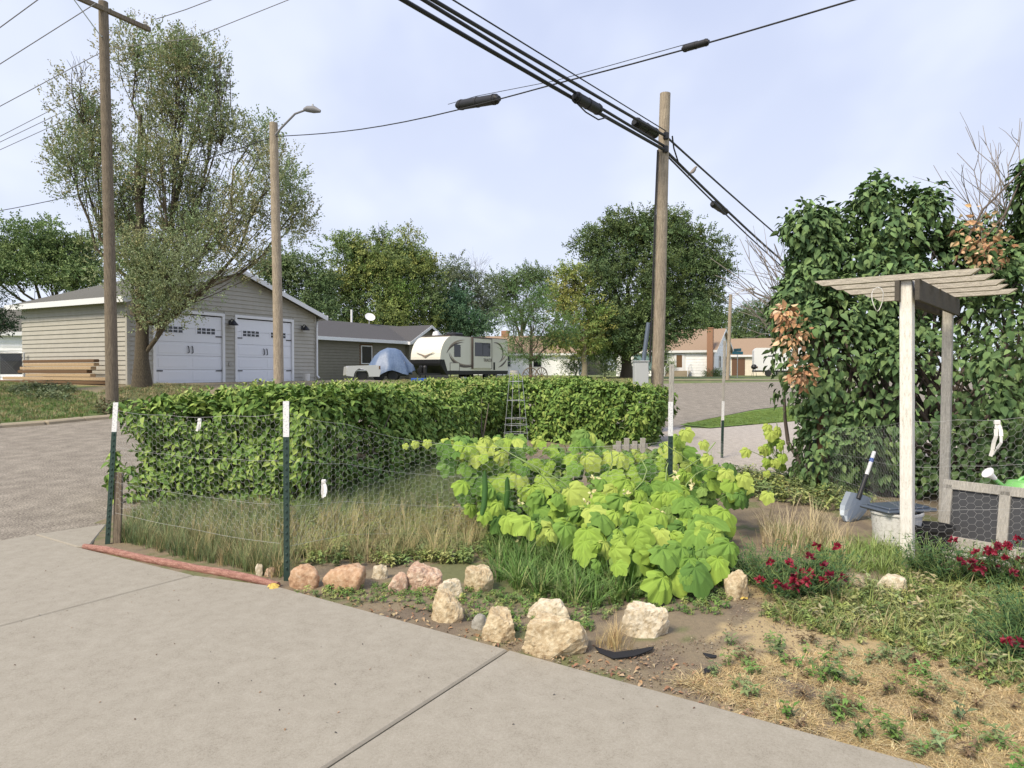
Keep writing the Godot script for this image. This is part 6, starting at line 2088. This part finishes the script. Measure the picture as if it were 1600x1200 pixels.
# ---------------------------------------------------------------- trees beyond
func all_trees():
	var elm = [Color(0.33, 0.355, 0.18), Color(0.29, 0.34, 0.18), Color(0.35, 0.34, 0.19), Color(0.25, 0.32, 0.155)]
	var dk = [Color(0.135, 0.195, 0.085), Color(0.165, 0.228, 0.095), Color(0.11, 0.168, 0.072)]
	var md = [Color(0.175, 0.25, 0.095), Color(0.215, 0.29, 0.11), Color(0.15, 0.215, 0.085)]
	var yl = [Color(0.21, 0.26, 0.08), Color(0.29, 0.33, 0.10), Color(0.17, 0.25, 0.07), Color(0.33, 0.33, 0.10)]
	var gr = [Color(0.16, 0.20, 0.12), Color(0.19, 0.22, 0.13), Color(0.135, 0.18, 0.10)]
	var lobes_at = func(base, list, d, wd = 1.0):
		var out = []
		for q in list:
			var c = at(q[0], q[1], d + q[5]) - base
			out.append([c, V(q[2], q[3], (q[2] + q[3]) * 0.5 * wd) * d / F, q[4]])
		return out
	var b = at(222, 603, 23.0)
	b.y = land(b.x, b.z)
	tree("elm_tree", "tall sparse olive elm standing before the beige garage", b, {seed = 1, r = 0.235, fork = 1.9, leader = 9.0, limb = 0.32, bow = 1.6, leaf = 0.9, clump = 0.66, per = 58, flat = 1.5, rise = 0.9, shell = 0.55, sprig = M.sprig_fine, cols = elm, bark = M.bark, bare = [[at(130, 150, 23.0) - b, V(0.6, 0.9, 0.5), 7], [at(345, 170, 23.0) - b, V(0.5, 1.2, 0.5), 9], [at(300, 110, 23.0) - b, V(0.3, 0.8, 0.3), 5]],
		lobes = lobes_at.call(b, [[215, 85, 34, 36, 13, 0.3], [272, 90, 36, 40, 15, -0.3], [328, 125, 22, 44, 11, 0.5], [262, 165, 50, 42, 16, 0.0], [135, 190, 30, 42, 11, 0.5], [112, 250, 28, 42, 13, -0.5], [160, 225, 28, 46, 9, 0.7], [330, 205, 30, 38, 13, 0.0], [250, 245, 46, 40, 14, -0.6], [395, 222, 40, 20, 8, 0.4], [440, 280, 30, 34, 11, -0.3], [390, 325, 46, 32, 10, -0.5], [305, 310, 44, 34, 14, 0.5], [455, 340, 24, 26, 8, 0.2], [225, 415, 50, 34, 19, -0.8], [300, 430, 46, 28, 14, -1.0], [255, 475, 45, 24, 10, -0.9], [200, 355, 40, 38, 14, 0.4], [270, 365, 48, 34, 14, 0.3], [190, 300, 36, 36, 10, 0.2], [345, 375, 40, 26, 10, -0.5], [400, 405, 42, 10, 5, -0.4]], 23.0)})
	b = at(85, 560, 58.0); b.y = 1.0
	tree("shade_tree", "broad green tree rising behind the garage roof at the left", b, {seed = 2, r = 0.35, fork = 4.5, leader = 7.0, leaf = 1.35, clump = 1.0, per = 26, flat = 0.5, cols = md, sprig = M.sprig_a, lobes = lobes_at.call(b, [[30, 380, 45, 38, 26, 0], [85, 385, 55, 42, 36, 0], [130, 400, 30, 30, 18, 1], [10, 420, 50, 30, 24, -1], [80, 430, 50, 26, 22, -1], [125, 430, 30, 25, 14, -1], [-60, 400, 60, 50, 26, 0]], 58.0)})
	b = at(-45, 600, 21.0); b.y = land(b.x, b.z)
	tree("evergreen_tree", "dark evergreen reaching in at the left edge", b, {seed = 3, r = 0.16, fork = 1.2, leader = 3.4, leaf = 0.8, clump = 0.4, per = 24, flat = 0.5, rise = -0.3, cols = [Color(0.04, 0.075, 0.035), Color(0.055, 0.09, 0.04)], sprig = M.sprig_fine, lobes = lobes_at.call(b, [[-40, 480, 55, 28, 26, 0], [-30, 505, 40, 16, 14, 0], [-50, 440, 45, 30, 20, 0]], 21.0)})
	b = at(455, 570, 62.0); b.y = 1.0
	tree("shade_tree", "dark green tree behind the right slope of the garage roof", b, {seed = 4, r = 0.35, fork = 3.5, leader = 7.0, leaf = 1.3, clump = 1.0, per = 26, cols = dk, sprig = M.sprig_a, lobes = lobes_at.call(b, [[490, 440, 34, 38, 26, 0], [455, 430, 34, 32, 22, 1], [420, 425, 34, 28, 14, 0], [500, 485, 34, 30, 20, -1], [450, 475, 40, 25, 14, 0]], 62.0)})
	b = at(603, 575, 68.0); b.y = 1.0
	tree("maple_tree", "large round yellowish green tree behind the taupe house", b, {seed = 5, r = 0.5, fork = 3.0, leader = 9.0, leaf = 1.45, clump = 1.15, per = 28, cols = md + [yl[0], yl[2], yl[1]], sprig = M.sprig_a, bare = [[at(598, 372, 68.0) - b, V(0.8, 0.9, 0.6), 8]], lobes = lobes_at.call(b, [[630, 395, 40, 34, 30, 0], [570, 400, 40, 34, 28, 0], [600, 430, 55, 40, 36, -1], [655, 430, 28, 38, 18, 0.5], [550, 450, 40, 36, 26, -1], [560, 490, 46, 30, 24, -2], [630, 480, 50, 36, 28, -2], [600, 510, 60, 24, 18, -2], [672, 470, 22, 40, 14, 0], [535, 385, 14, 18, 6, 0]], 68.0)})
	b = at(725, 575, 80.0); b.y = 1.05
	tree("cottonwood_tree", "grey green tree with bare top branches behind the trailer", b, {seed = 6, r = 0.45, fork = 4.0, leader = 9.0, leaf = 1.4, clump = 1.1, per = 22, cols = gr, sprig = M.sprig_a, bare = [[at(745, 425, 80.0) - b, V(1.6, 1.6, 1.0), 16]], lobes = lobes_at.call(b, [[715, 435, 28, 28, 18, 0], [750, 455, 30, 30, 14, 0], [690, 455, 22, 36, 14, 1], [720, 490, 40, 30, 22, -1], [765, 480, 25, 30, 12, 1]], 80.0)})
	b = at(722, 580, 70.0); b.y = 1.0
	tree("spruce_tree", "dark bluish green tree just above the trailer roof", b, {seed = 7, r = 0.3, fork = 2.0, leader = 5.0, leaf = 1.25, clump = 0.9, per = 26, cols = [Color(0.085, 0.16, 0.085), Color(0.11, 0.19, 0.10)], sprig = M.sprig_a, lobes = lobes_at.call(b, [[715, 470, 26, 20, 16, 0], [710, 500, 38, 24, 24, -1], [740, 510, 30, 20, 14, -1]], 70.0)})
	b = at(815, 580, 95.0); b.y = 1.1
	tree("shade_tree", "dark tree on the skyline behind the ash tree", b, {seed = 8, r = 0.45, fork = 4.0, leader = 9.0, leaf = 1.6, clump = 1.3, per = 24, cols = dk, sprig = M.sprig_a, lobes = lobes_at.call(b, [[790, 440, 32, 20, 18, 0], [830, 432, 30, 14, 14, 0], [790, 470, 30, 26, 16, 0], [850, 450, 28, 20, 12, 0]], 95.0)})
	b = at(829, 598, 46.0); b.y = land(b.x, b.z)
	tree("ash_tree", "soft green ash tree standing behind the wagon wheels", b, {seed = 9, r = 0.14, fork = 1.3, leader = 4.0, leaf = 1.0, clump = 0.75, per = 26, flat = 0.5, cols = [Color(0.13, 0.22, 0.08), Color(0.16, 0.255, 0.09), Color(0.11, 0.19, 0.07)], sprig = M.sprig_fine, lobes = lobes_at.call(b, [[830, 470, 40, 26, 26, 0], [800, 500, 30, 26, 18, 0.5], [855, 500, 40, 28, 24, -0.5], [815, 535, 30, 20, 14, 0], [860, 530, 32, 20, 12, 0], [890, 515, 24, 26, 12, 0.5], [830, 560, 32, 18, 10, -0.3]], 46.0)})
	b = at(913, 593, 56.0); b.y = land(b.x, b.z)
	tree("locust_tree", "tree with straight pale trunk and yellowish crown on the lawn", b, {seed = 10, r = 0.26, fork = 3.0, leader = 5.0, leaf = 1.2, clump = 0.9, per = 22, cols = yl, bark = M.bark_pale, sprig = M.sprig_a, lobes = lobes_at.call(b, [[895, 440, 26, 26, 16, 1], [880, 480, 30, 30, 18, 1], [915, 500, 30, 34, 18, 0], [885, 530, 30, 20, 12, 0], [925, 545, 26, 14, 8, 0]], 56.0)})
	b = at(980, 592, 60.0); b.y = land(b.x, b.z)
	tree("linden_tree", "largest dense dark green tree behind the telephone pole", b, {seed = 11, r = 0.5, fork = 2.4, leader = 8.0, leaf = 1.3, clump = 1.05, per = 30, cols = dk + [Color(0.11, 0.15, 0.05)], sprig = M.sprig_a, lobes = lobes_at.call(b, [[985, 365, 50, 30, 34, 0], [1050, 368, 50, 30, 32, 0], [930, 385, 30, 34, 18, 0], [950, 430, 50, 45, 34, -1], [1020, 430, 60, 50, 44, -1.5], [1090, 400, 42, 42, 28, 0], [1125, 415, 20, 20, 10, 0], [1090, 460, 36, 36, 20, -0.5], [960, 490, 50, 36, 30, -2], [1030, 490, 55, 36, 32, -2], [985, 530, 48, 20, 22, -2], [940, 530, 34, 24, 14, -1], [1078, 500, 30, 18, 10, -2], [1035, 525, 26, 16, 12, -2]], 60.0)})
	for q in [[1165, 500, 30, 40, "dark tree beyond the far lamp pole", 105.0, dk, 12], [1210, 490, 34, 36, "dark tree partly behind the left edge of the lilac", 100.0, dk, 13], [1110, 500, 26, 34, "green tree between the linden and the far lamp pole", 95.0, md, 14]]:
		b = at(q[0], 582, q[5]); b.y = 1.1
		tree("shade_tree", q[4], b, {seed = q[7], r = 0.4, fork = 3.0, leader = 6.0, leaf = 1.6, clump = 1.3, per = 24, cols = q[6], sprig = M.sprig_a, lobes = lobes_at.call(b, [[q[0], q[1], q[2], q[3] * 0.6, 22, 0], [q[0] - 10, q[1] + 30, q[2], q[3] * 0.6, 20, 0], [q[0] + 12, q[1] + 50, q[2], q[3] * 0.6, 16, 0]], q[5])})
	# shrubs
	for q in [[900, 572, 22, 16, 58.0, "round dark shrub left of the pale trunk"], [945, 570, 26, 16, 64.0, "loose green shrub right of the pale trunk"], [990, 575, 26, 14, 66.0, "low grey green shrub before the linden trunk"], [1040, 572, 16, 16, 74.0, "clipped dark bush at the white house steps"], [1118, 585, 14, 6, 72.0, "small green shrub under the gable window"]]:
		b = at(q[0], 590, q[4]); b.y = land(b.x, b.z)
		tree("garden_shrub", q[5], b, {seed = int(q[0]), cat = "shrub", r = 0.07, fork = 0.5, leader = 1.0, leaf = 1.0, clump = 0.6, per = 24, cols = dk if int(q[0]) % 20 else md, sprig = M.sprig_fine, lobes = lobes_at.call(b, [[q[0], q[1], q[2], q[3], 26, 0]], q[4])}, "shrubs across the lawn")
	# far skyline wood
	rng.seed = 33
	var xs = []
	var cs = []
	for i in 5200:
		var x = R(-150, 150)
		var z = -R(125, 150)
		xs.append(Transform3D(orient(rnd_dir(), rnd_dir()).scaled(Vector3.ONE * R(2.5, 4.5)), V(x, 1.2 + R(0.0, 1.0) * (7.5 + fnl.get_noise_2d(x * 8.0, 0) * 6.0), z)))
		cs.append(jitter(pick(dk + gr), 0.2))
	var w = many("far_woods", M.sprig_a, M.leaf, xs, cs)
	tag(w, "far off band of trees behind the houses", "woods", "", "stuff")

func sky_image():
	# thin high cloud over pale blue, the same rule in every direction
	var w = 1024
	var h = 512
	var im = Image.create(w, h, false, Image.FORMAT_RGBF)
	var n := FastNoiseLite.new()
	n.seed = 12
	n.frequency = 1.0
	n.fractal_octaves = 5
	var top = Color(0.235, 0.28, 0.45)
	var low = Color(0.53, 0.57, 0.64)
	var cl = Color(0.52, 0.555, 0.64)
	for j in h:
		var el = PI * 0.5 - PI * (j + 0.5) / h
		var up = sin(el)
		var base = low.lerp(top, pow(clampf(up, 0, 1), 0.62))
		for i in w:
			var a = TAU * (i + 0.5) / w
			if up < 0.0:
				im.set_pixel(i, j, Color(0.30, 0.28, 0.24))
				continue
			var k = 1.0 / (up + 0.22)
			var v = n.get_noise_3d(cos(a) * cos(el) * k, sin(a) * cos(el) * k * 1.7, 3.0)
			var c = smoothstep(-0.35, 0.6, v) * 0.6
			im.set_pixel(i, j, base.lerp(cl, c))
	return ImageTexture.create_from_image(im)

func _ready():
	fnl.seed = 5
	# ---- camera
	var cam := Camera3D.new()
	cam.fov = rad_to_deg(2.0 * atan(600.0 / F))
	cam.position = Vector3(0, EYE, 0)
	cam.rotation.x = -PITCH
	cam.near = 0.05
	cam.far = 900.0
	add_child(cam)
	cam.current = true
	# ---- sky, sun, exposure
	var env := Environment.new()
	env.background_mode = Environment.BG_SKY
	var sky := Sky.new()
	var pan := PanoramaSkyMaterial.new()
	pan.panorama = sky_image()
	sky.sky_material = pan
	env.sky = sky
	env.background_energy_multiplier = 1.0
	env.tonemap_mode = Environment.TONE_MAPPER_LINEAR
	env.tonemap_exposure = 1.82
	env.sdfgi_enabled = true
	env.ssao_enabled = true
	env.ssil_enabled = true
	var we := WorldEnvironment.new()
	we.environment = env
	add_child(we)
	var sun := DirectionalLight3D.new()
	sun.light_energy = 0.75
	sun.light_color = Color(1.0, 0.95, 0.86)
	sun.light_angular_distance = 20.0
	sun.shadow_enabled = true
	add_child(sun)
	sun.look_at_from_position(Vector3(-6, 10, 7), Vector3.ZERO)
	# ---- materials and small shared meshes
	materials()
	M.cabinet_dark = plain(Color(0.2, 0.2, 0.21), 0.6)
	M.sign_teal_pale = plain(Color(0.16, 0.26, 0.27), 0.6)
	M.red_a = plain(Color(0.24, 0.008, 0.03), 0.6)
	M.red_b = plain(Color(0.16, 0.006, 0.025), 0.6)
	M.yellow_leaf = fit_leaf_mat(Color(0.62, 0.45, 0.12), 0.6)
	M.crumb_m = leafy(0.0, 0.95)
	M.sprig_a = sprig_mesh(16, 0.52, 0.14, 0.085, 51)
	M.sprig_fine = sprig_mesh(9, 0.3, 0.085, 0.045, 52)
	M.shoot = sprig_mesh(7, 0.13, 0.075, 0.035, 53)
	M.hedge_leaf = leaf_mesh(0.098, 0.055, 0.45, 0.4)
	M.lilac_leaf = leaf_mesh(0.112, 0.07, 0.4, 0.35)
	M.slim_leaf = leaf_mesh(0.085, 0.016, 0.3, 0.25)
	M.tuft_tall = tuft_mesh(12, 0.42, 0.007, 0.07, 54, 0.55)
	M.tuft_wide = tuft_mesh(11, 0.30, 0.013, 0.05, 55, 0.9)
	M.tuft_short = tuft_mesh(14, 0.075, 0.010, 0.09, 56, 0.6, 2)
	M.straw = tuft_mesh(10, 0.032, 0.004, 0.06, 57, 2.6, 2)
	M.weed_a = sprig_weed(10, 0.12, 0.035, 0.018, 58)
	M.weed_b = sprig_weed(14, 0.17, 0.06, 0.026, 59)
	var cst = S()
	box(cst, V(0, 0.004, 0), V(0.016, 0.010, 0.013), Basis(V(1, 1, 0).normalized(), 0.5), 0.004)
	M.crumb = cst.commit()
	# ---- the place
	setting()
	print("setting ", Time.get_ticks_msec())
	garage()
	house_taupe()
	white_house()
	all_trees()
	print("trees ", Time.get_ticks_msec())
	overhead()
	hedge()
	lilac()
	print("hedges ", Time.get_ticks_msec())
	travel_trailer()
	covered_truck()
	wagon_wheels()
	near_things()
	cucumber()
	red_flowers()
	ground_cover()
	print("done ", Time.get_ticks_msec())
func sprig_weed(n, h, ln, wd, seed_):   # an upright weed
	rng.seed = seed_
	var st = S()
	for s in 3:
		var lean = V(R(-0.5, 0.5), 1, R(-0.5, 0.5)).normalized() * h * R(0.6, 1.0)
		tube(st, [Vector3.ZERO, lean], [0.002, 0.001], 3, false)
		for i in n / 2:
			var d = V(R(-1, 1), R(0.0, 0.7), R(-1, 1)).normalized()
			blade_leaf(st, Transform3D(orient(d, Vector3.UP), lean * R(0.1, 1.0)), ln * R(0.7, 1.3), wd, 0.25, 0.4, 2)
	return st.commit()
